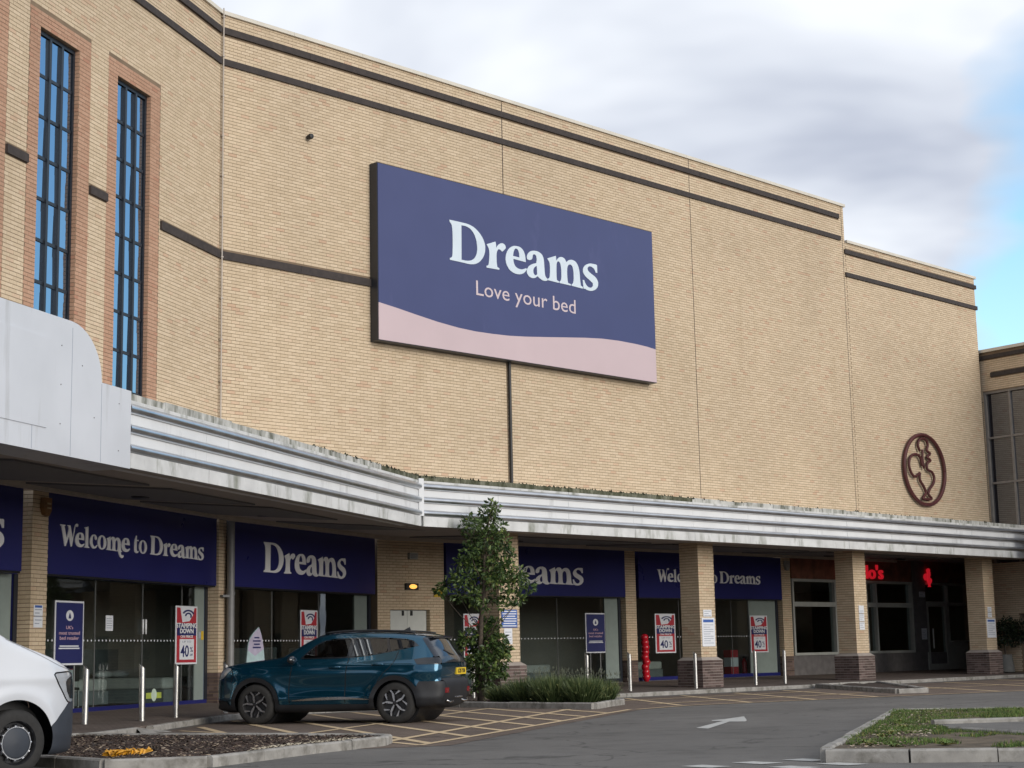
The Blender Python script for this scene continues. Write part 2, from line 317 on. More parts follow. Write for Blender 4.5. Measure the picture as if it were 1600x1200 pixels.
# ------------------------------------------------------------------ lettering
GLYPH = {
  'D': (1.217, [[(0.007,1.0),(0.44,1.002),(0.649,0.998),(0.84,0.952),(1.011,0.853),(1.144,0.718),(1.217,0.559),(1.209,0.387),(1.14,0.234),(1.013,0.1),(0.857,0.02),(0.665,-0.01),(0.438,-0.003),(0.007,0.0),(0.0,0.043),(0.064,0.065),(0.095,0.125),(0.109,0.463),(0.104,0.77),(0.08,0.892),(0.014,0.951)],[(0.408,0.929),(0.572,0.934),(0.723,0.889),(0.844,0.782),(0.917,0.624),(0.943,0.429),(0.917,0.284),(0.841,0.164),(0.725,0.092),(0.572,0.06),(0.394,0.06)]]),
  'r': (0.700, [[(0.021,0.59),(0.33,0.709),(0.352,0.664),(0.357,0.55),(0.415,0.631),(0.495,0.687),(0.587,0.711),(0.678,0.679),(0.7,0.605),(0.634,0.537),(0.561,0.488),(0.503,0.524),(0.444,0.538),(0.387,0.483),(0.361,0.393),(0.363,0.164),(0.384,0.067),(0.454,0.046),(0.453,0.006),(0.007,-0.005),(0.0,0.037),(0.071,0.062),(0.096,0.151),(0.117,0.354),(0.104,0.48),(0.071,0.532)]]),
  'e': (0.769, [[(0.351,0.716),(0.534,0.716),(0.653,0.648),(0.715,0.527),(0.734,0.349),(0.281,0.366),(0.291,0.28),(0.336,0.192),(0.436,0.141),(0.577,0.133),(0.741,0.193),(0.769,0.171),(0.697,0.087),(0.614,0.031),(0.472,-0.01),(0.291,-0.003),(0.132,0.06),(0.028,0.188),(0.0,0.327),(0.036,0.477),(0.127,0.607),(0.25,0.685)],[(0.275,0.44),(0.294,0.547),(0.337,0.627),(0.39,0.655),(0.458,0.632),(0.496,0.55),(0.505,0.436)]]),
  'a': (0.775, [[(0.265,0.699),(0.431,0.705),(0.575,0.654),(0.642,0.547),(0.659,0.314),(0.673,0.11),(0.734,0.045),(0.775,0.031),(0.761,-0.013),(0.677,-0.037),(0.573,-0.034),(0.47,0.006),(0.389,0.05),(0.325,-0.006),(0.201,-0.034),(0.079,-0.008),(0.0,0.082),(0.011,0.171),(0.088,0.27),(0.213,0.339),(0.359,0.385),(0.382,0.477),(0.365,0.577),(0.304,0.611),(0.241,0.587),(0.227,0.526),(0.209,0.464),(0.113,0.42),(0.031,0.437),(0.013,0.507),(0.056,0.587),(0.141,0.658)],[(0.377,0.315),(0.293,0.272),(0.241,0.191),(0.246,0.105),(0.307,0.055),(0.386,0.09)]]),
  'm': (1.345, [[(0.0,0.573),(0.329,0.693),(0.341,0.57),(0.434,0.665),(0.542,0.7),(0.661,0.677),(0.726,0.585),(0.823,0.66),(0.962,0.688),(1.091,0.654),(1.183,0.557),(1.229,0.398),(1.242,0.159),(1.267,0.037),(1.345,0.012),(1.334,-0.032),(0.901,-0.016),(0.911,0.021),(0.964,0.059),(0.994,0.153),(0.993,0.363),(0.964,0.502),(0.888,0.55),(0.818,0.534),(0.756,0.47),(0.742,0.325),(0.751,0.117),(0.774,0.037),(0.877,0.022),(0.871,-0.017),(0.439,-0.009),(0.449,0.031),(0.502,0.066),(0.523,0.173),(0.522,0.381),(0.492,0.519),(0.434,0.564),(0.383,0.55),(0.347,0.488),(0.338,0.353),(0.335,0.145),(0.348,0.052),(0.424,0.028),(0.414,-0.012),(0.001,0.001),(0.011,0.038),(0.071,0.07),(0.092,0.197),(0.098,0.375),(0.077,0.491),(0.036,0.532)]]),
  's': (0.611, [[(0.533,0.703),(0.585,0.686),(0.586,0.479),(0.523,0.479),(0.478,0.563),(0.369,0.617),(0.258,0.612),(0.198,0.551),(0.222,0.479),(0.339,0.421),(0.514,0.356),(0.611,0.249),(0.601,0.11),(0.485,0.003),(0.319,-0.051),(0.165,-0.049),(0.1,-0.022),(0.026,-0.027),(0.0,0.204),(0.057,0.207),(0.106,0.114),(0.204,0.038),(0.323,0.034),(0.401,0.097),(0.395,0.172),(0.287,0.231),(0.114,0.312),(0.017,0.403),(0.021,0.524),(0.127,0.631),(0.306,0.698),(0.439,0.7)]]),
}
def ell(cx, cy, rx, ry, n=26, a0=0, a1=360): return [(cx + rx * math.cos(R(a0 + (a1 - a0) * i / n)), cy + ry * math.sin(R(a0 + (a1 - a0) * i / n))) for i in range(n)]
GLYPH['o'] = (0.74, [ell(0.37, 0.345, 0.37, 0.36), ell(0.37, 0.345, 0.165, 0.30)])
GLYPH['c'] = (0.64, [[(0.60, 0.50), (0.57, 0.60), (0.47, 0.69), (0.36, 0.705), (0.2, 0.67), (0.06, 0.53), (0.0, 0.35), (0.05, 0.16), (0.19, 0.02), (0.37, -0.015), (0.53, 0.04), (0.64, 0.17), (0.60, 0.20), (0.48, 0.10), (0.37, 0.10), (0.26, 0.20), (0.22, 0.36), (0.24, 0.55), (0.32, 0.645), (0.40, 0.63), (0.42, 0.55), (0.43, 0.46), (0.52, 0.42)]])
GLYPH['l'] = (0.40, [[(0.0, 0.99), (0.30, 1.06), (0.30, 0.12), (0.33, 0.06), (0.40, 0.04), (0.40, 0.0), (0.0, 0.0), (0.0, 0.04), (0.07, 0.06), (0.09, 0.12), (0.09, 0.86), (0.07, 0.94), (0.0, 0.96)]])
GLYPH['t'] = (0.50, [[(0.10, 0.62), (0.26, 0.90), (0.31, 0.90), (0.31, 0.69), (0.48, 0.69), (0.48, 0.62), (0.31, 0.62), (0.31, 0.17), (0.35, 0.09), (0.42, 0.08), (0.49, 0.12), (0.50, 0.09), (0.42, 0.0), (0.28, -0.015), (0.15, 0.03), (0.10, 0.14)]])
GLYPH['W'] = (1.36, [[(0.0, 1.0), (0.38, 1.0), (0.38, 0.955), (0.31, 0.93), (0.50, 0.33), (0.66, 0.80), (0.62, 0.955), (0.56, 0.96), (0.56, 1.0), (0.78, 1.0), (0.98, 0.36), (1.07, 0.70), (1.10, 0.90), (1.17, 1.07), (1.30, 1.14), (1.40, 1.09), (1.40, 1.0), (1.31, 0.96), (1.23, 1.02), (1.17, 0.94), (1.12, 0.72), (0.92, -0.02), (0.84, -0.02), (0.69, 0.50), (0.44, -0.02), (0.36, -0.02), (0.09, 0.93), (0.0, 0.955)]])
mo = [p for p in GLYPH['m'][1][0]]
GLYPH['M'] = (GLYPH['m'][0], [mo])      # the m with a tail
ADV = {'D': 1.243, 'r': 0.677, 'e': 0.758, 'a': 0.773, 'm': 1.343, 's': 0.66, 'W': 1.18, 'l': 0.43, 'c': 0.66, 'o': 0.76, 't': 0.53, ' ': 0.30, 'M': 1.30}
def smooth_loop(l):
    out = []
    n = len(l)
    for i in range(n):
        a = np.array(l[i]); p = np.array(l[i - 1]); q = np.array(l[(i + 1) % n])
        u, v = a - p, q - a; cs = u @ v / (np.linalg.norm(u) * np.linalg.norm(v) + 1e-9)
        if cs > 0.55: out += [tuple(a - u * 0.22), tuple(a + v * 0.22)]
        else: out.append(tuple(a))
    return out
def shape_mesh(mb, loops, fr, d0, d1):
    """fr maps (x, z, depth) to 3D; loops = outer outline then holes"""
    flat = [p for l in loops for p in l]; tri = tessellate_polygon([[Vector((p[0], p[1], 0)) for p in l] for l in loops])
    n = len(flat); vs = [fr(p[0], p[1], d1) for p in flat] + [fr(p[0], p[1], d0) for p in flat]; fs = [tuple(t) for t in tri]
    b = 0
    for l in loops:
        k = len(l)
        for i in range(k): fs.append((b + i, b + (i + 1) % k, b + (i + 1) % k + n, b + i + n))
        b += k
    mb.add(vs, fs); return mb
def serif_word(word, parent, O, u, n, x0, z0, cap, width, d0, d1, material):
    """letters as parts, the word fitted to the given width"""
    tot = 0
    for ch in word: tot += ADV[ch]
    tot -= ADV[word[-1]] - GLYPH[word[-1]][0]
    sx = width / tot; x = x0; O = np.array(O, float); u = np.array(u, float); n = np.array(n, float)
    for ch in word:
        if ch != ' ':
            mb = MB(); loops = [smooth_loop(l) for l in GLYPH[ch][1]]
            fr = lambda a, b, d, X=x: tuple(O + u * (X + a * sx) + n * d + np.array((0, 0, z0 + b * cap)))
            shape_mesh(mb, loops, fr, d0, d1)
            if ch == 'M':
                w = GLYPH['m'][0]; tl = [(w - .30, 0.0), (w - .10, 0.0), (w - .08, -.16), (w + .02, -.22), (w + .10, -.17), (w + .16, -.22), (w + .12, -.31), (w - .02, -.35), (w - .18, -.28), (w - .27, -.12)]
                shape_mesh(mb, [[(a, b - 0.004) for a, b in smooth_loop(tl)]], fr, d0, d1)
            mb.build('letter', material, parent)
        x += ADV[ch] * sx
def text_mesh(txt, size, extrude, material, parent, M, name='lettering', align='CENTER', xs=1.0, bold=0.0, spacing=1.0):
    cu = bpy.data.curves.new(name, 'FONT'); cu.body = txt; cu.size = size; cu.extrude = extrude; cu.align_x = align; cu.align_y = 'CENTER'; cu.offset = bold; cu.resolution_u = 3; cu.space_character = spacing
    to = bpy.data.objects.new('tmp', cu); COL.objects.link(to); bpy.context.view_layer.update()
    dg = bpy.context.evaluated_depsgraph_get(); me = bpy.data.meshes.new_from_object(to.evaluated_get(dg)); bpy.data.objects.remove(to); bpy.data.curves.remove(cu)
    me.name = name; me.transform(M @ Matrix.Diagonal((xs, 1, 1, 1))); me.materials.clear(); me.materials.append(material)
    return link(name, me, parent)
def wall_matrix(O, u, n):
    u = Vector(u); n = Vector(n); k = Vector((0, 0, 1)); O = Vector(O)
    return Matrix([[u.x, k.x, n.x, O.x], [u.y, k.y, n.y, O.y], [u.z, k.z, n.z, O.z], [0, 0, 0, 1]])
# ------------------------------------------------------------------ frames of the building
AL = R(28.348)
uL = np.array((math.cos(AL), math.sin(AL), 0)); nL = np.array((math.sin(AL), -math.cos(AL), 0))
uM = np.array((1.0, 0, 0)); nM = np.array((0, -1.0, 0)); Z0 = np.zeros(3)
OA = nL * -0.5
PB = np.array((0.8, 1.0, 0)); PC = np.array((8.0, 4.0, 0)); uB = (PC - PB) / np.linalg.norm(PC - PB); nB = np.array((uB[1], -uB[0], 0)); LB = float(np.linalg.norm(PC - PB))
OS = np.array((0, 4.0, 0))
OFL = nL * 3.75; OFR = np.array((0, -2.1, 0))
def P3(O, u, n, a, d, z): return tuple(np.array(O) + np.array(u) * a + np.array(n) * d + np.array((0, 0, z)))

# ------------------------------------------------------------------ bricks (collected first, meshed at the end)
BR = []     # (owner, wall object, centre, u, n, width, height, material index)
BMATS = [BUFF, ROSE, BLUEB]
def bricks(owner, wall, O, u, n, a0, a1, z0, z1, holes=(), mi=0, zoff=0.0, bl=0.215, ch=0.075):
    O = np.array(O, float); u = np.array(u, float); n = np.array(n, float); j = 0.012; jv = 0.006
    k0 = int(math.floor((z0 - zoff) / ch + 1e-6)); k1 = int(math.ceil((z1 - zoff) / ch - 1e-6))
    for k in range(k0, k1):
        b, t = zoff + k * ch + j / 2, zoff + (k + 1) * ch - j / 2
        b = max(b, z0 + 0.003); t = min(t, z1 - 0.003)
        if t - b < 0.025: continue
        iv = [(a0, a1)]
        for (h0, h1, hz0, hz1) in holes:
            if t <= hz0 + 0.012 or b >= hz1 - 0.012: continue
            nv = []
            for p, q in iv:
                if h1 <= p or h0 >= q: nv.append((p, q)); continue
                if h0 > p: nv.append((p, h0))
                if h1 < q: nv.append((h1, q))
            iv = nv
        st = bl + 0.010; off = (k % 2) * st / 2
        for p, q in iv:
            i = math.floor((p - off) / st) - 1
            while True:
                x0 = off + i * st + jv / 2; x1 = x0 + st - jv; i += 1
                if x0 >= q: break
                if x1 <= p: continue
                x0 = max(x0, p + 0.003); x1 = min(x1, q - 0.003)
                if x1 - x0 < 0.03: continue
                BR.append((owner, wall, O + u * ((x0 + x1) / 2) + np.array((0, 0, (b + t) / 2)), u, n, x1 - x0, t - b, mi))

# ================================================================== SETTING: ground
gm = MB(); gm.add([(-600, -600, 0), (600, -600, 0), (600, 600, 0), (-600, 600, 0)], [(0, 1, 2, 3)]); g0 = gm.build('road', ASPHALT, kind='structure'); g0['label'] = 'grey worn asphalt car park road in front of the shops'
# block paved parking bays between the road and the pavement
BAY = [(-14.5, -9.9), (-9.0, -7.6), (-5.9, -6.6), (-2.2, -3.6), (0.2, -2.75), (6.0, -2.75), (40.0, -2.75), (40, -10.6), (16.3, -9.9), (12.9, -9.1), (9.4, -8.3), (6.2, -7.8), (4.3, -8.15), (-6.3, -13.95), (-7.6, -13.3), (-9.6, -11.6), (-13.2, -10.8)]
bm_ = MB(); bm_.add([(x, y, 0.004) for x, y in BAY], []); tri = tessellate_polygon([[Vector((x, y, 0)) for x, y in BAY]]); bm_.f = [tuple(t) for t in tri]; bm_.m = [0] * len(tri)
bo = bm_.build('parking_bay', BAYPAVE, kind='structure'); bo['label'] = 'brown block paved parking bays with worn yellow hatching'
# pavement, rising gently to the shop line
pm = MB()
front = [(-18, -14.6), (-9.6, -8.9), (-6.1, -6.35), (-2.3, -3.35), (0.2, -2.2), (4.0, -2.0), (34, -2.0)]
back = [(-18.2, -11.6), (-9.2, -3.9), (-5.0, -1.5), (0.9, 1.6), (4.4, 3.1), (8.4, 5.0), (38.5, 5.0)]
for i in range(len(front) - 1):
    f0, f1, b0, b1 = front[i], front[i + 1], back[i], back[i + 1]
    pm.add([(*f0, 0.10), (*f1, 0.10), (*b1, 0.21), (*b0, 0.21), (*f0, -0.05), (*f1, -0.05)], [(0, 1, 2, 3), (4, 5, 1, 0)])
po = pm.build('pavement', PAVE, kind='structure'); po['label'] = 'brown paved walkway along the shopfronts under the canopy'
def kerb_run(parent, pts, closed=False, w=0.125, h=0.12, L=0.9, z0=-0.02, name='kerb_stone'):
    """separate kerb stones along a polyline, each a bevelled block of its own"""
    P = [np.array(p, float) for p in pts]
    if closed: P.append(P[0])
    for i in range(len(P) - 1):
        a, b = P[i], P[i + 1]; d = b - a; l = np.linalg.norm(d); d = d / l; nn = np.array((-d[1], d[0])); n = max(1, round(l / L)); s = l / n
        for k in range(n):
            e = 0.006; p = a + d * (k * s + e); q = a + d * ((k + 1) * s - e); hh = h + random.uniform(-0.006, 0.006); jt = nn * random.uniform(-0.008, 0.008)
            m = MB(); c = 0.02; prof = [(-w / 2, z0), (-w / 2, hh - c), (-w / 2 + c, hh), (w / 2 - c, hh), (w / 2, hh - c), (w / 2, z0)]
            vs = [(*(pt + nn * o + jt), z) for pt in (p, q) for o, z in prof]; r = len(prof)
            fs = [(x, x + r, x + r + 1, x + 1) for x in range(r - 1)] + [tuple(range(r)), tuple(range(2 * r - 1, r - 1, -1))]
            m.add(vs, fs).build(name, CONC, parent)
kerb_run(po, [(-9.6, -8.95), (-6.1, -6.4)], h=0.105); kerb_run(po, [(-5.6, -6.05), (-2.3, -3.4), (0.2, -2.25), (4.0, -2.05)], h=0.10); kerb_run(po, [(8.2, -2.05), (33.2, -2.05)], h=0.10)
dk = MB(); dk.add([(-6.1, -6.42, 0.10), (-5.6, -6.05, 0.03), (-5.45, -6.5, 0.005), (-6.2, -6.75, 0.008), (-6.1, -6.2, 0.105)], [(0, 3, 2, 1), (0, 1, 4)]); dk.build('dropped_kerb', CONC, po)

# painted lines -------------------------------------------------------------
def stroke(mb, a, b, w, z):
    a = np.array(a, float); b = np.array(b, float); d = b - a; d /= np.linalg.norm(d); n = np.array((-d[1], d[0])) * w / 2
    mb.add([(*(a - n), z), (*(b - n), z), (*(b + n), z), (*(a + n), z)], [(0, 1, 2, 3)])
def inside(p, poly):
    r = False; n = len(poly)
    for i in range(n):
        (x0, y0), (x1, y1) = poly[i], poly[i - 1]
        if (y0 > p[1]) != (y1 > p[1]) and p[0] < (x1 - x0) * (p[1] - y0) / (y1 - y0) + x0: r = not r
    return r
def hatch(mb, poly, ang, gap, w, z):
    d = np.array((math.cos(R(ang)), math.sin(R(ang)))); n = np.array((-d[1], d[0])); P = np.array(poly)
    lo, hi = (P @ n).min(), (P @ n).max(); c = math.ceil(lo / gap) * gap + gap * 0.35
    while c < hi:
        xs = []
        for i in range(len(P)):
            a, b = P[i - 1], P[i]; sa, sb = a @ n - c, b @ n - c
            if sa * sb < 0: xs.append((a + (b - a) * sa / (sa - sb)) @ d)
        xs.sort()
        for q in range(0, len(xs) - 1, 2):
            if xs[q + 1] - xs[q] > 0.25: stroke(mb, d * xs[q] + n * c, d * xs[q + 1] + n * c, w, z)
        c += gap
ym = MB()
H1 = [(-6.45, -13.55), (4.2, -7.95), (3.75, -7.3), (3.85, -2.9), (0.2, -2.9), (-2.2, -3.75), (-5.3, -6.5), (-5.9, -11.9)]
for i in (0, 1, 7): stroke(ym, H1[i - 1] if i else H1[-1], H1[i], 0.11, 0.009)
stroke(ym, H1[0], H1[1], 0.11, 0.0095)
hatch(ym, H1, 63, 0.95, 0.14, 0.010)
stroke(ym, (-6.2, -12.55), (3.9, -6.6), 0.14, 0.0110); stroke(ym, (-5.3, -9.6), (3.6, -4.5), 0.13, 0.0111)
H2 = [(6.3, -7.65), (12.9, -8.95), (13.9, -7.6), (16.9, -2.9), (8.4, -2.9), (7.0, -5.4)]
stroke(ym, (4.3, -8.05), (6.25, -7.7), 0.11, 0.0093); stroke(ym, H2[0], H2[1], 0.11, 0.0093); stroke(ym, H2[1], (16.3, -9.75), 0.11, 0.0093)
hatch(ym, H2, 52, 1.7, 0.14, 0.0103); hatch(ym, H2, -2, 2.3, 0.14, 0.0113)
H3 = [(16.0, -9.5), (33, -10.2), (33, -3.0), (20.0, -3.0)]
hatch(ym, H3, 50, 2.4, 0.14, 0.0103); stroke(ym, (16.3, -9.75), (36, -10.4), 0.11, 0.0093); stroke(ym, (16.2, -6.4), (33, -6.6), 0.10, 0.0113)
yo = ym.build('yellow_hatching', YLINE, bo)
wm = MB()
def wpoly(pts, z): 
    b = len(wm.v); wm.v.extend([(x, y, z) for x, y in pts]); 
    for t in tessellate_polygon([[Vector((x, y, 0)) for x, y in pts]]): wm.f.append(tuple(i + b for i in t)); wm.m.append(0)
wpoly([(-1.45, -14.08), (0.61, -13.0), (0.55, -12.83), (0.74, -12.66), (1.28, -12.56), (2.18, -12.24), (0.92, -13.24), (0.57, -13.47), (0.45, -13.25), (-1.54, -14.38)], 0.006)
for (ax, ay) in ((-6.62, -19.55), (-7.2, -19.35), (-7.55, -20.05), (-6.95, -20.2), (-7.85, -19.2), (-8.2, -19.9)):
    wpoly([(ax - 0.1, ay - 0.2), (ax + 0.16, ay - 0.28), (ax + 0.2, ay + 0.12), (ax - 0.06, ay + 0.2)], 0.006)
wm.build('white_road_marking', WLINE, g0)

# ================================================================== THE MAIN BUILDING
B = thing('retail_building', 'large buff brick retail building with a step in its parapet and a white banded canopy', 'building')
WALL_BOT = 4.45
jx = [8.98, 16.86, 24.92]
# main upper wall ------------------------------------------------------------
w = MB(); w.box((0.0, 0.0, WALL_BOT), (25.05, 0.35, 15.58)); w.box((25.0505, 0.002, WALL_BOT), (33.5, 0.35, 14.37)); w.box((33.15, 0.36, WALL_BOT), (33.498, 9.0, 14.368)); w.box((24.7, 0.36, 14.0), (25.048, 9.0, 15.578))
wall_main = w.build('wall', MORTAR, B, label='long flat buff brick upper wall carrying the blue billboard')
dz = [(jx[0] - 0.012, jx[0] + 0.012, 0, 99), (jx[1] - 0.01, jx[1] + 0.01, 0, 99), (jx[2] - 0.01, jx[2] + 0.01, 0, 99)]
bands_m = [(-1, 24.75, 15.125, 15.275), (-1, 24.78, 14.385, 14.535), (-1, 4.6, 9.89, 10.07)]
bands_r = [(24.98, 40, 13.985, 14.125), (24.98, 40, 13.205, 13.345)]
hid = [(4.5, 14.6, 8.7, 12.8)]
bricks(B, wall_main, Z0, uM, nM, 0.0, 25.05, 5.1, 15.58, dz + bands_m + hid)
bricks(B, wall_main, (0, 0.002, 0), uM, nM, 25.055, 33.5, 5.1, 14.37, bands_r)
bricks(B, wall_main, (25.05, 0, 0), (0, 1, 0), (1, 0, 0), 0.0, 3.0, 14.37, 15.58)
for (x0, x1, z0, z1) in ((0.05, 24.75, 15.125, 15.275), (0.05, 24.78, 14.385, 14.535), (0.05, 4.45, 9.89, 10.07), (24.98, 33.56, 13.985, 14.125), (24.98, 33.56, 13.205, 13.345)):
    # dark projecting course in separate lengths
    n = max(1, round((x1 - x0) / 2.4)); s = (x1 - x0) / n
    for i in range(n):
        m = MB(); m.box((x0 + i * s, -0.055 - random.uniform(0, .004), z0), (x0 + (i + 1) * s - 0.006, 0.02, z1)); m.build('dark_band', BAND, B)
for (x0, x1, z, y1) in ((-0.05, 25.12, 15.58, 0.42), (25.125, 33.58, 14.37, 0.42)):
    n = round((x1 - x0) / 2.1); s = (x1 - x0) / n
    for i in range(n):
        m = MB(); m.box((x0 + i * s, -0.06, z), (x0 + (i + 1) * s - 0.006, y1, z + 0.09)); m.build('coping', COPING, B)
for x in jx[1:]:
    m = MB(); m.box((x - 0.008, -0.004, 5.1), (x + 0.008, 0.01, 15.55 if x < 24 else 15.3)); m.build('movement_joint', BAND, B)
m = MB(); m.tube([(9.03, -0.06, 5.1), (9.03, -0.06, 8.75)], 0.042, 8); m.build('drain_pipe', BLACK, B, smooth=40)
m = MB(); m.box((8.97, -0.003, 8.6), (8.99, 0.01, 15.5)); m.build('movement_joint', BAND, B)
m = MB(); m.tube([(0.03, -0.06, 5.2), (0.03, -0.06, 15.72)], 0.016, 8)
for z in np.arange(6.2, 15.6, 0.93): m.box((0.0, -0.08, z), (0.06, 0.0, z + 0.025))
m.build('corner_conduit', TRIM, B, smooth=40)
# left upper wall -------------------------------------------------------------
w = MB()
wins = [(-4.54, -3.2), (-7.32, -5.98), (-10.1, -8.76), (-12.88, -11.54)]; ZT, ZB = 12.6, 5.35
w.obox(Z0, uL, nL, -24, -0.0, -0.35, -0.30, WALL_BOT, 15.58)
edges = [-24.0] + [e for p in sorted(wins) for e in p] + [0.0]
for i in range(0, len(edges), 2): w.obox(Z0, uL, nL, edges[i], edges[i + 1], -0.30, 0.0, WALL_BOT, 15.578)
for a, b in wins: w.obox(Z0, uL, nL, a, b, -0.30, -0.0005, ZT, 15.577); w.obox(Z0, uL, nL, a, b, -0.30, -0.0005, WALL_BOT, ZB)
wall_left = w.build('wall', MORTAR, B, label='buff brick wing with tall narrow windows in rose brick surrounds')
sur = [(a - 0.36, b + 0.42, 5.1, 12.93) for a, b in wins]; opn = [(a, b, ZB, ZT) for a, b in wins]
lb = [(-30, 1, 15.125, 15.275), (-30, 1, 14.385, 14.535), (-2.74, 1, 9.90, 10.08), (-5.54, -4.9, 9.92, 10.08), (-8.33, -7.66, 9.92, 10.08), (-11.1, -10.4, 9.92, 10.08)]
bricks(B, wall_left, Z0, uL, nL, -15.5, -0.02, 5.1, 15.58, sur + lb, zoff=0.0)
for (s, o) in zip(sur, opn): bricks(B, wall_left, nL * 0.001, uL, nL, s[0], s[1], s[2], s[3], [o], mi=1)
for a, b in wins:    # rose reveals
    bricks(B, wall_left, Z0 + uL * b, -nL, -uL, 0.0, 0.12, ZB, ZT, mi=1)
    bricks(B, wall_left, Z0 + uL * a, nL, uL, -0.12, 0.0, ZB, ZT, mi=1)
for (a, b, z0, z1) in lb:
    a = max(a, -22); b = min(b, -0.04); n = max(1, round((b - a) / 2.4)); s = (b - a) / n
    for i in range(n): MB().obox(Z0, uL, nL, a + i * s, a + (i + 1) * s - 0.005, -0.02, 0.055, z0, z1).build('dark_band', BAND, B)
for i in range(10): MB().obox(Z0, uL, nL, -2.2 * (i + 1), -2.2 * i - 0.006, -0.42, 0.06, 15.58, 15.67).build('coping', COPING, B)
# tall windows ----------------------------------------------------------------
for (a, b) in wins:
    f = MB(); d0, d1 = -0.20, -0.085
    f.obox(Z0, uL, nL, a + 0.002, a + 0.06, d0, d1, ZB, ZT - 0.002); f.obox(Z0, uL, nL, b - 0.06, b - 0.002, d0, d1, ZB, ZT - 0.002); f.obox(Z0, uL, nL, a + 0.061, b - 0.061, d0, d1, ZT - 0.08, ZT - 0.003)
    wdw = f.build('window', FRAMEB, B)
    xs = [a + 0.06, a + 0.06 + (b - a - 0.12) / 3, a + 0.06 + 2 * (b - a - 0.12) / 3, b - 0.06]
    for x in xs[1:3]: MB().obox(Z0, uL, nL, x - 0.035, x + 0.035, d0, d1 + 0.02, ZB, ZT - 0.081).build('mullion', FRAMEB, wdw)
    zr = [ZT - 0.08 - 0.77 * i for i in range(10)]
    for z in zr[1:]:
        for k in range(3):
            MB().obox(Z0, uL, nL, xs[k] + 0.036, xs[k + 1] - 0.036, d0, d1 - 0.01, z - 0.03, z + 0.03).build('transom', FRAMEB, wdw)
    for zi in range(9):
        for k in range(3):
            tl = random.uniform(-0.002, 0.002)
            p = MB(); p.obox(Z0, uL, nL, xs[k] + 0.03, xs[k + 1] - 0.03, -0.125, -0.115, max(ZB, zr[zi] - 0.745), zr[zi] - 0.025)
            for q in (0, 1, 4, 5): p.v[q] = tuple(np.array(p.v[q]) + nL * random.uniform(-0.006, 0.006))      # panes sit slightly out of true
            p.build('pane', TALLGLASS, wdw)
# wall camera high on the main wall
m = MB(); m.tube([(2.47, 0.0, 13.2), (2.47, -0.06, 13.2)], 0.04, 12); m.lathe([(0.001, -0.19), (0.055, -0.18), (0.07, -0.13), (0.06, -0.06), (0.001, -0.05)], 'Y', 14, (2.47, 0, 13.2)); m.build('wall_camera', BLACK, B, smooth=50)

# canopy ------------------------------------------------------------------------
KA = float(np.array((4.0, -2.1, 0)) @ uL)     # where the two fascias meet, measured along the left one
zs = dict(bot=3.99, top=5.13)
cn = MB()
cn.obox(OFL, uL, nL, -24, KA - 0.05, -0.45, -0.02, 4.02, 5.0); cn.obox(OFR, uM, nM, 4.02, 33.3, -0.45, -0.02, 4.021, 5.001)
# roof deck
cn.add([P3(OFL, uL, nL, -24, -0.3, 4.98), (4.0, -1.9, 4.98), P3(Z0, uL, nL, 0.3, -0.2, 4.98), P3(Z0, uL, nL, -24, -0.2, 4.98)], [(0, 1, 2, 3)])
cn.add([(4.0, -1.9, 4.981), (33.3, -1.9, 4.981), (33.3, 0.2, 4.981), (0.2, 0.2, 4.981)], [(0, 1, 2, 3)])
can = cn.build('canopy', WHITEP, B, label='white canopy with three polished rails and a mossy top edge')
def sofq(F0, F1, S1, S0):
    m = MB(); m.add([F0, F1, S1, S0], [(0, 1, 2), (0, 2, 3)]); return m
sA0 = P3(OFL, uL, nL, -24, -0.02, 4.0); sA1 = (4.0, -2.08, 4.0); sB = (PB[0], PB[1], 4.30); sC = (PC[0], PC[1], 4.30); sE = (38.5, 4.0, 4.30); sF = (33.3, -2.08, 4.0); sZ = P3(OA, uL, nL, -24, 0, 4.30)
sm = MB(); sm.add([sA0, sA1, sB, sZ, sC, sE, sF, (38.5, -2.08, 4.0)], [(0, 3, 2, 1), (1, 2, 4), (1, 4, 5, 7)])
sm.build('soffit', SOFFIT, can)
def lerp(p, q, t): return np.array(p) * (1 - t) + np.array(q) * t
def sof_panel(F0, F1, S1, S0, s0, s1, d0, d1):
    c = []
    for s, d in ((s0, d0), (s1, d0), (s1, d1), (s0, d1)): c.append(lerp(lerp(F0, F1, s), lerp(S0, S1, s), d))
    lo = [tuple(p - np.array((0, 0, 0.035))) for p in c]; hi = [tuple(p - np.array((0, 0, 0.004))) for p in c]
    m = MB(); m.add(lo + hi, [(3, 2, 1, 0), (0, 1, 5, 4), (1, 2, 6, 5), (2, 3, 7, 6), (3, 0, 4, 7)]); m.build('soffit_panel', SOFFD, can)
for (s0, s1) in ((0.30, 0.44), (0.475, 0.63), (0.66, 0.79), (0.82, 0.95)): sof_panel(sA0, sA1, sB, sZ, s0, s1, 0.30, 0.90)
for (s0, s1) in ((0.02, 0.22), (0.25, 0.47), (0.50, 0.72), (0.75, 0.96)): sof_panel((8.0, -2.08, 4.0), (38.5, -2.08, 4.0), sE, sC, s0, s1, 0.36, 0.90)
sof_panel(sA1, (8.0, -2.08, 4.0), sC, sB, 0.15, 0.55, 0.35, 0.85)
for (O, u, n, a0, a1) in ((OA, uL, nL, -20, 1.2), (PB, uB, nB, 0.0, LB), (OS, uM, nM, 8.05, 33.0)): MB().obox(O, u, n, a0, a1, 0.30, 0.42, 4.17, 4.27).build('soffit_trim', TRIM, can)
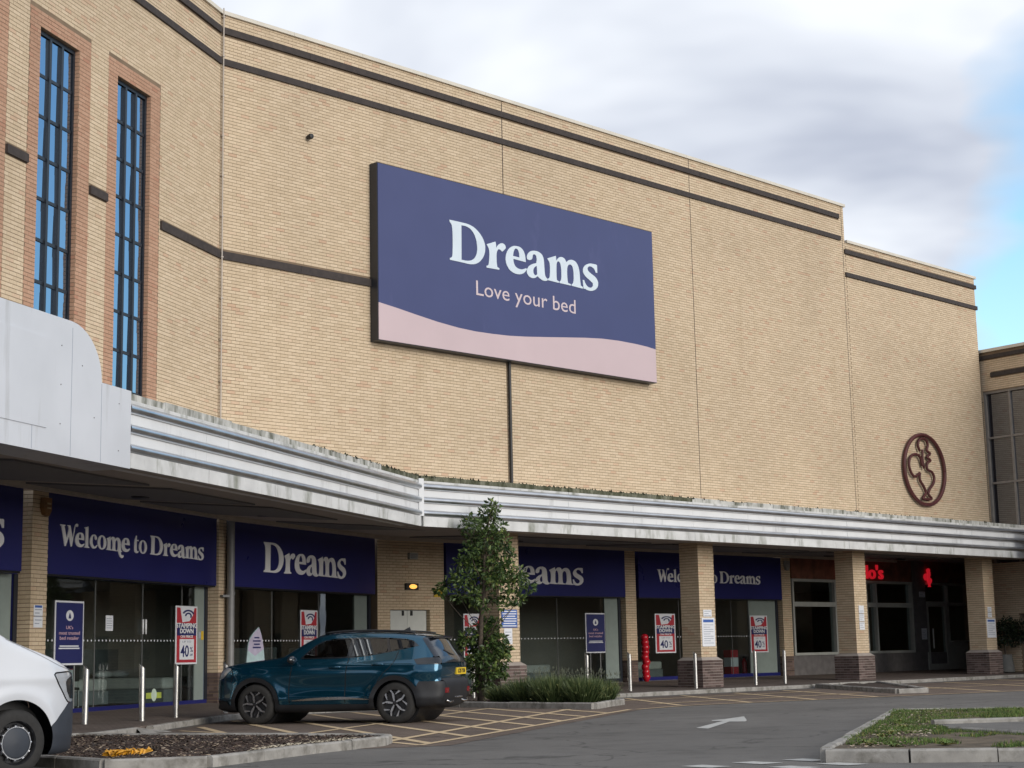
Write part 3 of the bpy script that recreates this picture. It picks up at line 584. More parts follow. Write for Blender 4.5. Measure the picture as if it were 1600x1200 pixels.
for p in [(-3.9, -3.05, 4.19), (0.6, -0.9, 4.20), (19.4, 2.2, 4.19), (11.5, 2.2, 4.19), (26.5, 2.2, 4.19), (31.0, 2.2, 4.19)]:
    m = MB(); m.lathe([(0.001, 0.03), (0.17, 0.03), (0.19, 0.0), (0.16, -0.05), (0.001, -0.055)], 'Z', 18, p); m.build('downlight', BLACK, can, smooth=40)
def fascia(O, u, n, a0, a1, L, moss):
    k = max(1, round((a1 - a0) / L)); s = (a1 - a0) / k
    for i in range(k):
        p, q = a0 + i * s, a0 + (i + 1) * s - 0.008; j = lambda: random.uniform(-0.003, 0.003)
        MB().obox(O, u, n, p, q, -0.02, 0.0 + j(), 4.36, 4.51).build('fascia_panel', WHITEP, can)
        MB().obox(O, u, n, p, q, -0.02, 0.0 + j(), 4.66, 4.81).build('fascia_panel', WHITEP, can)
        m = MB(); m.obox(O, u, n, p, q, -0.06, 0.05 + j(), zs['bot'], 4.215); m.build('fascia_strip', STRIP, can)
        MB().obox(O, u, n, p, q, -0.02, 0.012 + j(), 4.965, 5.02).build('fascia_panel', STRIP, can)
    for z0, z1 in ((4.22, 4.355), (4.515, 4.655), (4.815, 4.96)):
        k2 = max(1, round((a1 - a0) / (L * 2))); s2 = (a1 - a0) / k2
        for i in range(k2):
            m = MB(); zc = (z0 + z1) / 2; h = (z1 - z0) / 2; prof = [(-0.02, zc + h)] + [(0.005 + 0.075 * math.cos(R(q)), zc + h * math.sin(R(q))) for q in range(90, -91, -18)] + [(-0.02, zc - h)]
            vs = [P3(O, u, n, a, d, z) for a in (a0 + i * s2, a0 + (i + 1) * s2 - 0.004) for d, z in prof]; r = len(prof)
            m.add(vs, [(x, x + 1, x + 1 + r, x + r) for x in range(r - 1)] + [tuple(range(r)), tuple(range(2 * r - 1, r - 1, -1))]); m.build('rail', CHROME, can, smooth=50)
    k = max(1, round((a1 - a0) / 1.2)); s = (a1 - a0) / k
    for i in range(k):
        c = a0 + (i + 0.5) * s; hh = 5.13 + random.uniform(-0.012, 0.012); db = random.uniform(-0.01, 0.01)
        MB().obox(O, u, n, a0 + i * s, a0 + (i + 1) * s - 0.008, -0.5, 0.0 + db, 5.02, hh).build('coping', moss(c), can)
fascia(OFL, uL, nL, -10.62, KA - 0.06, 2.55, lambda c: MOSSY if c > 0.6 else STAINED)
fascia(OFR, uM, nM, 4.06, 33.3, 2.45, lambda c: MOSSY if c < 13.5 else STAINED)
MB().box((3.90, -2.19, 4.22), (4.05, -2.0, 5.06)).build('corner_post', WHITEP, can)
# moss tufts on the coping near the inner corner
tf = MB()
for i in range(900):
    if i % 3 == 0: p = np.array(P3(OFL, uL, nL, random.uniform(-3.5, KA), random.uniform(-0.2, 0.0), 5.12))
    else: p = np.array((random.uniform(4, 14 if i % 3 == 1 else 30), -2.1 + random.uniform(0.0, 0.2), 5.12))
    r = random.uniform(0.015, 0.05); q = random.uniform(0, 6.28)
    tf.add([p + np.array((math.cos(q + k * 2.1) * r, math.sin(q + k * 2.1) * r, -0.01)) for k in range(3)] + [p + np.array((0, 0, r * random.uniform(0.6, 1.5)))], [(0, 1, 3), (1, 2, 3), (2, 0, 3)])
tf.build('moss', mat('moss', (0.032, 0.034, 0.018), 1.0, var=0.4), can, kind='stuff')
# white end block
blk = [(-16.5, 3.97), (-10.64, 3.97), (-10.64, 5.14), (-11.49, 5.14)]
for q in range(0, 91, 10): blk.append((-12.35 + 0.85 * math.cos(R(q)), 5.14 + 0.75 * math.sin(R(q))))
blk += [(-16.5, 5.86)]
m = MB(); shape_mesh(m, [blk], lambda a, z, d: P3(OFL, uL, nL, a, d, z), -0.6, 0.07)
eb = m.build('end_block', BLOCKW, can, label='plain white painted block with a rounded shoulder at the canopy end')
for a in (-12.32, -11.5): MB().obox(OFL, uL, nL, a - 0.006, a + 0.006, 0.0, 0.0715, 3.98, 5.80 if a < -12 else 5.12).build('panel_joint', GREYT, can)
MB().obox(OFL, uL, nL, -16.0, -12.95, 0.02, 0.083, 4.30, 5.55).build('access_panel', BLOCKW, can)
for (a, z) in ((-12.6, 5.5), (-12.6, 4.95), (-12.6, 4.4), (-12.05, 5.3), (-11.7, 4.6), (-11.0, 4.9), (-11.0, 4.2)):
    m = MB(); c_ = np.array(P3(OFL, uL, nL, a, 0.07, z)); m.tube([c_, c_ + nL * 0.008], 0.009, 8); m.build('fixing', GREYM, can)
MB().obox(OFL, uL, nL, -13.3, -13.288, 0.0, 0.0715, 3.98, 4.298).build('panel_joint', GREYT, can)

# pillars -------------------------------------------------------------------------
for px in (7.56, 15.34, 23.0, 30.95):
    w_, d_ = 0.70, 0.66; y0 = -1.0
    m = MB(); m.box((px + 0.008, y0 + 0.008, 0.9), (px + w_ - 0.008, y0 + d_ - 0.008, 4.25)); e = 0.11
    m2 = MB(); m2.box((px - e + 0.008, y0 - e + 0.008, 0.05), (px + w_ + e - 0.008, y0 + d_ + e - 0.008, 0.845))
    m2.add([(px - e, y0 - e, 0.845), (px + w_ + e, y0 - e, 0.845), (px + w_ + e, y0 + d_ + e, 0.845), (px - e, y0 + d_ + e, 0.845), (px, y0, 0.93), (px + w_, y0, 0.93), (px + w_, y0 + d_, 0.93), (px, y0 + d_, 0.93)], [(0, 1, 5, 4), (1, 2, 6, 5), (2, 3, 7, 6), (3, 0, 4, 7)])
    pil = m.build('pillar', MORTAR, B); bs = m2.build('pillar_base', [MORTAR_L], pil)
    for (O, u, n, l) in (((px, y0 + 0.008, 0), uM, nM, w_), ((px + 0.008, y0, 0), (0, -1, 0), (-1, 0, 0), None), ((px + w_ - 0.008, y0, 0), (0, 1, 0), (1, 0, 0), d_)):
        if l is None: bricks(B, pil, O, u, n, -d_, 0, 0.93, 4.2, mi=0, zoff=0.03)
        else: bricks(B, pil, O, u, n, 0, l, 0.93, 4.2, mi=0, zoff=0.03)
    for (O, u, n, a0, a1) in (((px, y0 - e + 0.008, 0), uM, nM, -e, w_ + e), ((px - e + 0.008, y0, 0), (0, -1, 0), (-1, 0, 0), -d_ - e, e), ((px + w_ + e - 0.008, y0, 0), (0, 1, 0), (1, 0, 0), -e, d_ + e)):
        bricks(B, pil, O, u, n, a0, a1, 0.10, 0.85, mi=2, zoff=0.10)

# piers between the shopfronts ------------------------------------------------------
def pier(O, u, n, a0, a1, d, right=False):
    m = MB(); m.obox(O, u, n, a0 + 0.008, a1 - 0.008, -d, -0.008, 0.05, 4.28); p = m.build('pier', MORTAR, B); O = np.array(O, float); u = np.array(u); n = np.array(n); o2 = O - n * 0.008
    bricks(B, p, o2, u, n, a0, a1, 0.85, 4.25, mi=0, zoff=0.1); bricks(B, p, o2, u, n, a0, a1, 0.16, 0.85, mi=2, zoff=0.1)
    oL = O + u * (a0 + 0.008)
    bricks(B, p, oL, n, -u, -d, 0.0, 0.85, 4.25, mi=0, zoff=0.1); bricks(B, p, oL, n, -u, -d, 0.0, 0.16, 0.85, mi=2, zoff=0.1)
pier(OA, uL, nL, -6.38, -5.84, 0.4); pier(OA, uL, nL, 1.12, 1.50, 0.4); pier(OS, uM, nM, 18.05, 18.55, 0.35); pier(OS, uM, nM, 26.25, 26.78, 0.35)
pier(OA, uL, nL, -13.9, -13.36, 0.4)
# lower brick wall with the service doors
DO = (8.45, 9.88, 0.0, 2.36)
m = MB(); m.box((8.0, 4.008, 0.05), (DO[0], 4.35, 4.28)); m.box((DO[1], 4.008, 0.05), (10.42, 4.35, 4.279)); m.box((DO[0] + 0.001, 4.009, DO[3]), (DO[1] - 0.001, 4.35, 4.278))
lw = m.build('wall', MORTAR, B, label='buff brick wall around the white service doors')
bricks(B, lw, (0, 4.008, 0), uM, nM, 8.0, 10.42, 0.85, 4.25, [DO], zoff=0.1); bricks(B, lw, (0, 4.008, 0), uM, nM, 8.0, 10.42, 0.16, 0.85, [DO], mi=2, zoff=0.1)
bricks(B, lw, (DO[1], 4.0, 0), (0, -1, 0), (-1, 0, 0), -0.16, 0.0, 0.16, DO[3], mi=0, zoff=0.1)
for k in range(2):
    a = DO[0] + 0.015 + k * 0.70; m = MB(); m.box((a, 4.13, 0.2), (a + 0.692, 4.19, DO[3] - 0.02)); sd = m.build('service_door', DOORW, B)
    m = MB(); m.box((a + (0.50 if k == 0 else 0.11), 4.10, DO[3] - 0.16), (a + (0.56 if k == 0 else 0.17), 4.13, DO[3] - 0.03)); m.build('door_closer', BLACK, sd)
    m = MB(); m.box((a + (0.60 if k == 0 else 0.05), 4.09, 1.1), (a + (0.63 if k == 0 else 0.08), 4.13, 1.35)); m.build('door_handle', STEEL, sd)
m = MB(); m.box((8.2, 4.36, 0.1), (10.2, 4.40, 3.0)); m.build('wall', BLACK, B)
# small fittings on that wall
m = MB(); m.box((9.08, 3.90, 3.71), (9.37, 4.0, 3.88)); vb = m.build('vent_box', mat('vent_grey', (0.36, 0.36, 0.34), 0.6), B)
for i in range(3): MB().box((9.11, 3.885, 3.735 + i * 0.045), (9.34, 3.90, 3.76 + i * 0.045)).build('louvre', GREYM, vb)
m = MB(); m.box((8.96, 3.92, 2.885), (9.40, 4.0, 3.06)); bl = m.build('bulkhead_lamp', BLACK, B, label='lit amber bulkhead lamp above the service doors')
m = MB(); m.lathe([(0.001, -0.055), (0.06, -0.05), (0.075, -0.02), (0.08, 0.0)], 'Y', 16, (0, 0, 0)); 
for i, v in enumerate(m.v): m.v[i] = (9.20 + v[0] * 1.7, 3.92 + v[1], 2.972 + v[2] * 0.8)
m.build('lamp_cover', AMBER, bl, smooth=True)
m = MB(); m.box((10.02, 3.975, 2.70), (10.34, 3.99, 2.92)); m.build('warning_plate', YELLOW, B)
# downpipe beside the second pier, alarm boxes
m = MB(); m.tube([P3(PB, uB, nB, 0.26, 0.12, 0.12), P3(PB, uB, nB, 0.26, 0.12, 4.25)], 0.085, 14)
for z in (0.9, 2.55): m.tube([P3(PB, uB, nB, 0.26, 0.12, z), P3(PB, uB, nB, 0.26, 0.12, z + 0.07)], 0.10, 14)
m.box((0.80, 0.88, 2.50), (0.98, 1.0, 2.55)); m.build('downpipe', GREYM, B, smooth=40)
def alarm(O, u, n, a, z, ml, mb_):
    m = MB(); pts = [(a - 0.11, z + 0.16), (a + 0.13, z + 0.16), (a + 0.13, z - 0.06), (a + 0.05, z - 0.17), (a - 0.07, z - 0.15), (a - 0.13, z - 0.02)]
    shape_mesh(m, [pts], lambda x, h, d: P3(O, u, n, x, d, h), 0.0, 0.09); al = m.build('alarm_box', ml, B)
    for k in range(2): MB().obox(O, u, n, a - 0.03, a + 0.09, 0.09, 0.10, z + 0.04 - k * 0.08, z + 0.07 - k * 0.08).build('louvre', mb_, al)
alarm(OA, uL, nL, -6.02, 3.95, mat('rusty_alarm', (0.20, 0.10, 0.035), 0.6, var=0.3), mat('alarm_print', (0.42, 0.33, 0.2), 0.6))
alarm(OS, uM, nM, 26.52, 3.93, mat('grey_alarm', (0.30, 0.29, 0.27), 0.6), GREYM)

# shopfronts ---------------------------------------------------------------------------
def shopfront(O, u, n, a0, a1, splits, d, zb, zt, frame_mat, plinth_mat, doors=(), label=None, side=None, dots=True, riser=0.12):
    O = np.array(O, float)
    f = MB(); f.obox(O, u, n, a0, a1, d - 0.06, d + 0.05, zb, zb + riser); f.obox(O, u, n, a0, a1, d - 0.05, d + 0.04, zt, zt + 0.08)
    f.obox(O, u, n, a0, a0 + 0.05, d - 0.049, d + 0.039, zb + riser, zt); f.obox(O, u, n, a1 - 0.12, a1, d - 0.049, d + 0.039, zb + riser, zt)
    sf = f.build('shopfront', [plinth_mat], B, label=label)
    MB().obox(O, u, n, a0 + 0.02, a1 - 0.02, d + 0.051, d + 0.07, zb - 0.02, zb + 0.015).build('threshold', STEEL, sf)
    MB().obox(O, u, n, a1 - 0.121, a1 - 0.001, d + 0.0395, d + 0.06, zb + riser, zt).build('jamb', FRAMEB, sf)
    xs = [a0 + 0.05] + list(splits) + [a1 - 0.12]
    for i in range(len(xs) - 1):
        MB().obox(O, u, n, xs[i] + 0.004, xs[i + 1] - 0.004, d - 0.006, d + 0.006, zb + riser, zt).build('door_pane' if i in doors else 'pane', SHOPGLASS, sf)
    for x in splits: MB().obox(O, u, n, x - 0.006, x + 0.006, d - 0.008, d + 0.012, zb + riser, zt).build('glazing_bar', GREYM, sf)
    if side: MB().obox(O, u, n, side[0], side[1], d + 0.008, d + 0.03, zb + riser, zt).build('side_panel', FROST, sf)
    if dots:
        m = MB(); x = xs[0] + 0.1
        while x < xs[-1] - 0.05:
            m.add([P3(O, u, n, x + 0.022 * math.cos(q * 1.047), d + 0.009, 1.55 + 0.022 * math.sin(q * 1.047)) for q in range(6)], [(0, 1, 2, 3, 4, 5)]); x += 0.14
        m.build('glass_dots', PAPER, sf, kind='stuff')
    return sf
DG = -0.32
sfA = shopfront(OA, uL, nL, -5.84, 1.12, (-3.6, -1.72, -0.0), DG, 0.16, 2.72, FRAMEB, NAVY, doors=(2,), label='tall glazed shopfront with double doors under the welcome sign', side=(0.56, 1.0))
for s in (-0.06, 0.06): m = MB(); m.tube([P3(OA, uL, nL, -1.72 + s, DG + 0.05, 1.68), P3(OA, uL, nL, -1.72 + s, DG + 0.05, 1.98)], 0.022, 8); m.build('door_handle', WHITE, sfA, smooth=True)
sfZ = shopfront(OA, uL, nL, -13.36, -6.38, (-9.5,), DG, 0.16, 2.72, FRAMEB, NAVY, label='shopfront mostly hidden behind the white van', side=(-7.2, -6.55))
sfB = shopfront(PB, uB, nB, 0.45, LB - 0.02, (2.7, 5.0), -0.25, 0.18, 2.72, FRAMEB, FRAMEB, label='glazed shopfront behind the parked car', side=(6.9, 7.6))
sfC = shopfront(OS, uM, nM, 10.45, 18.03, (12.9, 15.2), -0.25, 0.20, 2.74, FRAMEB, FRAMEB, label='glazed shopfront behind the tree and lavender', side=(17.3, 17.9))
sfD = shopfront(OS, uM, nM, 18.57, 26.23, (20.9, 23.65, 24.6), -0.25, 0.20, 2.74, FRAMEB, NAVY, doors=(2,), label='glazed shopfront with an open door beside the restaurant', side=(24.6, 26.1))
# restaurant front
def rbox(a0, a1, z0, z1, d0=-0.2, d1=0.0): return MB().obox(OS, uM, nM, a0, a1, d0, d1, z0, z1)
m = rbox(26.78, 38.5, 0.12, 0.86, -0.3, -0.02); m.obox(OS, uM, nM, 34.62, 35.5, -0.3, 0.04, 0.861, 4.28); m.obox(OS, uM, nM, 26.8, 38.5, -0.35, -0.31, 0.9, 4.28) if False else None
rf = m.build('restaurant_front', PLANK, B, label='dark panelled restaurant front with grey green window frames')
rbox(26.82, 34.6, 3.50, 4.28, -0.25, 0.02).build('name_board', WOODF, rf); rbox(35.52, 38.5, 3.50, 4.28, -0.25, 0.02).build('name_board', WOODF, rf)
rbox(26.9, 34.6, 0.02, 0.12, -0.2, 0.03).build('threshold', STEEL, rf)
for (a0, a1, muls, zm) in ((26.82, 31.4, (29.4,), 2.62), (31.41, 34.6, (32.05,), 2.62)):
    m = rbox(a0, a1, 0.865, 0.955, -0.2, 0.03); m.obox(OS, uM, nM, a0, a1, -0.2, 0.028, 3.40, 3.495); m.obox(OS, uM, nM, a0, a1, -0.2, 0.02, zm - 0.08, zm + 0.08)
    for x in (a0, *muls, a1 - 0.1): m.obox(OS, uM, nM, x, x + 0.1, -0.2, 0.024, 0.956, 3.399)
    wf = m.build('window', GREENF, B); xs = [a0, *muls, a1 - 0.1]
    for i in range(len(xs) - 1):
        for (z0, z1) in ((0.956, zm - 0.08), (zm + 0.08, 3.4)): rbox(xs[i] + 0.1, xs[i + 1], z0, z1, -0.11, -0.10).build('pane', SHOPGLASS, wf)
m = rbox(35.52, 35.68, 0.14, 2.78, -0.15, 0.02); m.obox(OS, uM, nM, 36.92, 37.08, -0.15, 0.02, 0.14, 2.78); m.obox(OS, uM, nM, 35.681, 36.919, -0.15, 0.02, 2.58, 2.78); m.obox(OS, uM, nM, 35.681, 36.919, -0.15, 0.02, 0.14, 0.42)
dr = m.build('restaurant_door', GREENF, B); rbox(35.68, 36.92, 0.42, 2.58, -0.07, -0.06).build('pane', SHOPGLASS, dr)
m = MB(); m.tube([P3(OS, uM, nM, 35.85, 0.07, 1.0), P3(OS, uM, nM, 35.85, 0.07, 1.75)], 0.025, 8); m.build('door_handle', STEEL, dr)
m = rbox(37.1, 38.5, 0.14, 1.25, -0.15, 0.0); m.obox(OS, uM, nM, 37.1, 38.5, -0.15, 0.03, 2.62, 2.74); m.obox(OS, uM, nM, 37.1, 37.2, -0.15, 0.02, 1.25, 3.49); m.obox(OS, uM, nM, 35.52, 38.5, -0.15, 0.02, 3.40, 3.495)
hf = m.build('side_window', GREENF, B); rbox(37.2, 38.5, 1.25, 2.62, -0.1, -0.09).build('pane', SHOPGLASS, hf); rbox(37.2, 38.5, 2.74, 3.4, -0.1, -0.09).build('pane', SHOPGLASS, hf); rbox(35.6, 37.1, 2.79, 3.4, -0.1, -0.09).build('pane', SHOPGLASS, hf)
rbox(37.15, 38.4, 1.22, 1.28, -0.05, 0.18).build('window_shelf', GREENF, hf)
# interiors (dim rooms behind the glass)
fr_ = [tuple((OA + uL * -20 - nL * 0.45)[:2]), (PB[0] - .1, PB[1] + 0.42), (8.1, 4.42), (38.6, 4.42)]
bk_ = [(-20, 1.0), (-4, 8.6), (6, 12.5), (38.6, 12.5)]
im = MB()
for i in range(3):
    a, b, c, d = fr_[i], fr_[i + 1], bk_[i + 1], bk_[i]
    im.add([(*a, 0.16), (*b, 0.16), (*c, 0.16), (*d, 0.16)], [(0, 1, 2, 3)], 0); im.add([(*a, 3.45), (*b, 3.45), (*c, 3.45), (*d, 3.45)], [(3, 2, 1, 0)], 1); im.add([(*d, 0.16), (*c, 0.16), (*c, 3.45), (*d, 3.45)], [(0, 1, 2, 3)], 1)
for (p, q) in ((fr_[0], bk_[0]), (fr_[3], bk_[3]), ((10.3, 4.42), (10.3, 12.5)), ((26.5, 4.42), (26.5, 12.5))): im.add([(*p, 0.16), (*q, 0.16), (*q, 3.45), (*p, 3.45)], [(0, 1, 2, 3)], 1)
im.build('shop_interior', [INTF, INTW], B)
hb = MB()   # wall above the glass heads, hidden behind the sign boards
hb.obox(OA, uL, nL, -20, 1.2, -0.44, -0.36, 2.79, 4.29); hb.obox(PB, uB, nB, 0.1, LB, -0.40, -0.32, 2.79, 4.29); hb.obox(OS, uM, nM, 10.3, 26.6, -0.42, -0.34, 2.80, 4.29); hb.obox(OS, uM, nM, 26.6, 38.6, -0.40, -0.34, 3.49, 4.29)
hb.build('header', BLACK, B)
# ================================================================== SIGNS
def fit_text(txt, parent, O, u, n, ac, zc, w, h, d, material, ext=0.002, bold=0.0, name='lettering', shear=0.0):
    """built-in sans lettering fitted to a width and height on a wall plane"""
    cu = bpy.data.curves.new(name, 'FONT'); cu.body = txt; cu.size = 1; cu.extrude = ext; cu.offset = bold; cu.resolution_u = 3; cu.shear = shear
    to = bpy.data.objects.new('tmp', cu); COL.objects.link(to); bpy.context.view_layer.update()
    me = bpy.data.meshes.new_from_object(to.evaluated_get(bpy.context.evaluated_depsgraph_get())); bpy.data.objects.remove(to); bpy.data.curves.remove(cu)
    co = np.array([v.co[:] for v in me.vertices]); lo, hi = co.min(0), co.max(0)
    M = wall_matrix(P3(O, u, n, ac, d, zc), u, n) @ Matrix.Diagonal((w / (hi[0] - lo[0]), h / (hi[1] - lo[1]), 1, 1)) @ Matrix.Translation((-(lo[0] + hi[0]) / 2, -(lo[1] + hi[1]) / 2, 0))
    me.transform(M); me.name = name; me.materials.clear(); me.materials.append(material)
    return split_letters(me, parent, txt, np.array(u, float)) if h > 0.045 else link(name, me, parent, kind='stuff')
def split_letters(me, parent, txt, u):
    """every letter of a word a part of its own"""
    bm = bmesh.new(); bm.from_mesh(me); seen = set(); isl = []
    for f in bm.faces:
        if f.index in seen: continue
        st_ = [f]; seen.add(f.index); grp = []
        while st_:
            g = st_.pop(); grp.append(g)
            for v in g.verts:
                for h in v.link_faces:
                    if h.index not in seen: seen.add(h.index); st_.append(h)
        xs = [float(np.array(v.co) @ u) for g in grp for v in g.verts]; isl.append((min(xs), max(xs), grp))
    isl.sort(key=lambda q: q[0]); merged = []
    for a, b, g in isl:
        if merged and a < merged[-1][1] - 0.6 * (b - a): merged[-1] = (merged[-1][0], max(b, merged[-1][1]), merged[-1][2] + g)
        else: merged.append((a, b, g))
    for a, b, g in merged:
        vi = {}; vs = []; fs = []
        for f in g:
            q = []
            for v in f.verts:
                if v.index not in vi: vi[v.index] = len(vs); vs.append(tuple(v.co))
                q.append(vi[v.index])
            fs.append(tuple(q))
        m = bpy.data.meshes.new('letter'); m.from_pydata(vs, [], fs); m.materials.append(me.materials[0]); m.update(); link('letter', m, parent)
    bm.free(); bpy.data.meshes.remove(me)
# billboard -----------------------------------------------------------------------
bb = thing('billboard', 'big navy billboard with a pale pink wave on the upper brick wall', 'billboard'); bb['world'] = 1
m = MB(); m.box((4.37, -0.285, 8.55), (14.70, -0.02, 12.93)); m.build('case', FRAMEB, bb)
wave = [(4.39, 9.47), (5.0, 9.40), (5.6, 9.32), (6.29, 9.235), (7.0, 9.175), (7.6, 9.155), (8.2, 9.165), (8.8, 9.19), (9.4, 9.24), (10.2, 9.325), (10.97, 9.41), (11.7, 9.49), (12.4, 9.55), (13.1, 9.575), (13.8, 9.57), (14.3, 9.55), (14.68, 9.515)]
fw = lambda x, z, d: (x, -d, z)
m = MB(); shape_mesh(m, [wave + [(14.68, 12.91), (4.39, 12.91)]], fw, 0.285, 0.30); m.build('panel', BILL, bb)
m = MB(); shape_mesh(m, [[(4.39, 8.57), (14.68, 8.57)] + wave[::-1]], fw, 0.285, 0.30); m.build('wave_panel', PINK, bb, label='pale pink wave along the foot of the billboard')
serif_word('Dreams', bb, Z0, uM, nM, 6.73, 10.868, 1.03, 5.57, 0.30, 0.312, LETTERB)
fit_text('Love your bed', bb, Z0, uM, nM, 9.50, 10.225, 3.72, 0.50, 0.304, PINKL)
for x in (6.0, 9.0, 12.0): MB().box((x, -0.02, 8.9), (x + 0.08, 0.0, 12.6)).build('bracket', FRAMEB, bb)
# shop name boards ------------------------------------------------------------------
def board(O, u, n, a0, a1, z0, z1, word, tx0, tx1, base, cap, label, d1=0.03):
    s = thing('shop_sign', label, 'sign', group='navy shop name boards'); s['world'] = 1
    m = MB(); m.obox(O, u, n, a0, a1, -0.12, d1, z0, z1); m.build('board', NAVY, s)
    MB().obox(O, u, n, a0 + 0.01, a1 - 0.01, -0.10, d1 - 0.02, z0 - 0.035, z0 - 0.001).build('board_edge', BLACK, s)
    serif_word(word, s, O, u, n, tx0, base, cap, tx1 - tx0, d1, d1 + 0.014, LETTER)
    return s
WEL = 'WelcoMe to Dreams'
board(OA, uL, nL, -13.36, -6.74, 2.75, 4.24, 'Dreams', -11.4, -7.32, 3.14, 0.70, 'navy shop board cut off by the left edge of the picture')
board(OA, uL, nL, -5.80, 1.06, 2.75, 4.25, WEL, -5.41, 0.42, 3.29, 0.385, 'navy board with white welcome lettering at the left beside the tall downpipe', -0.03)
board(PB, uB, nB, 0.50, LB - 0.10, 2.76, 4.23, 'Dreams', 1.92, 6.03, 3.13, 0.70, 'navy board with one large white word above the parked blue car', -0.02)
board(OS, uM, nM, 10.46, 17.98, 2.78, 4.24, 'Dreams', 11.95, 16.06, 3.13, 0.70, 'navy board with one large word partly hidden by the tree and pillar', 0.06)
board(OS, uM, nM, 18.62, 26.15, 2.77, 4.18, WEL, 19.53, 24.93, 3.27, 0.385, 'navy board with white welcome lettering crossed by a brick pillar', 0.06)
# ring emblem on the upper wall -----------------------------------------------------
em = thing('wall_emblem', 'dark red ring with a cockerel outline on the brick wall at right', 'emblem'); em['world'] = 1
ex, ez = 29.11, 7.04
def ribbon(pts, r, closed=False, y=-0.10):
    P = [Vector((ex + a, y, ez + b)) for a, b in pts]
    out = []
    n = len(P)
    for i in range(n if closed else n - 1):
        p0, p1, p2, p3 = (P[(i - 1) % n], P[i], P[(i + 1) % n], P[(i + 2) % n]) if closed else (P[max(i - 1, 0)], P[i], P[i + 1], P[min(i + 2, n - 1)])
        for k in range(5):
            t = k / 5; out.append(0.5 * ((2 * p1) + (-p0 + p2) * t + (2 * p0 - 5 * p1 + 4 * p2 - p3) * t * t + (-p0 + 3 * p1 - 3 * p2 + p3) * t ** 3))
    out.append(P[0] if closed else P[-1]); m = MB(); m.tube(out, r, 10); return m
ribbon([(1.30 * math.cos(R(q)), 1.20 * math.sin(R(q))) for q in range(0, 360, 12)], 0.066, True).build('ring', RUST, em, smooth=True)
CB = [(-0.25, 0.64), (-0.36, 0.81), (-0.26, 1.0), (-0.03, 1.08), (0.2, 1.02), (0.28, 0.86), (0.20, 0.68), (0.40, 0.58), (0.19, 0.45), (0.40, 0.35), (0.19, 0.24), (0.16, 0.03), (0.45, -0.05), (0.58, -0.24), (0.49, -0.45), (0.25, -0.64), (0.14, -0.82), (0.32, -0.98), (-0.22, -1.0), (-0.13, -0.90), (-0.02, -0.78), (-0.14, -0.58), (-0.36, -0.36), (-0.33, -0.12)]
CN = [(-0.08, 0.69), (-0.11, 0.36), (-0.04, 0.04)]; CT = [(-0.15, 0.12), (-0.27, 0.42), (-0.58, 0.5), (-0.89, 0.37), (-1.0, 0.1), (-0.88, -0.16), (-0.66, -0.27), (-0.36, -0.13)]
ribbon(CB, 0.046).build('body_outline', RUST, em, smooth=True); ribbon(CN, 0.042).build('neck_line', RUST, em, smooth=True); ribbon(CT, 0.046).build('tail_outline', RUST, em, smooth=True)
# lit red restaurant sign and small lit emblem ----------------------------------------
ns = thing('neon_sign', 'glowing red restaurant lettering on the wooden name board, mostly behind a pillar', 'sign'); ns['world'] = 1
fit_text("Nando's", ns, OS, uM, nM, 31.12, 3.82, 2.90, 0.52, 0.06, NEON, 0.03, 0.012)
ne = thing('neon_emblem', 'small glowing red cockerel above the restaurant door', 'emblem'); ne['world'] = 1
sc_ = 0.34; ex0, ez0 = ex, ez; ex, ez = 35.72, 3.66
m = MB(); shape_mesh(m, [[(ex + a * sc_ * 0.95, ez + b * sc_) for a, b in CB]], lambda x, z, d: (x, 4.0 - d, z), 0.06, 0.12); m.build('body', NEON, ne)
m = MB(); shape_mesh(m, [[(ex + a * sc_ * 0.95, ez + b * sc_) for a, b in CT]], lambda x, z, d: (x, 4.0 - d, z), 0.05, 0.11); m.build('tail', NEON, ne)
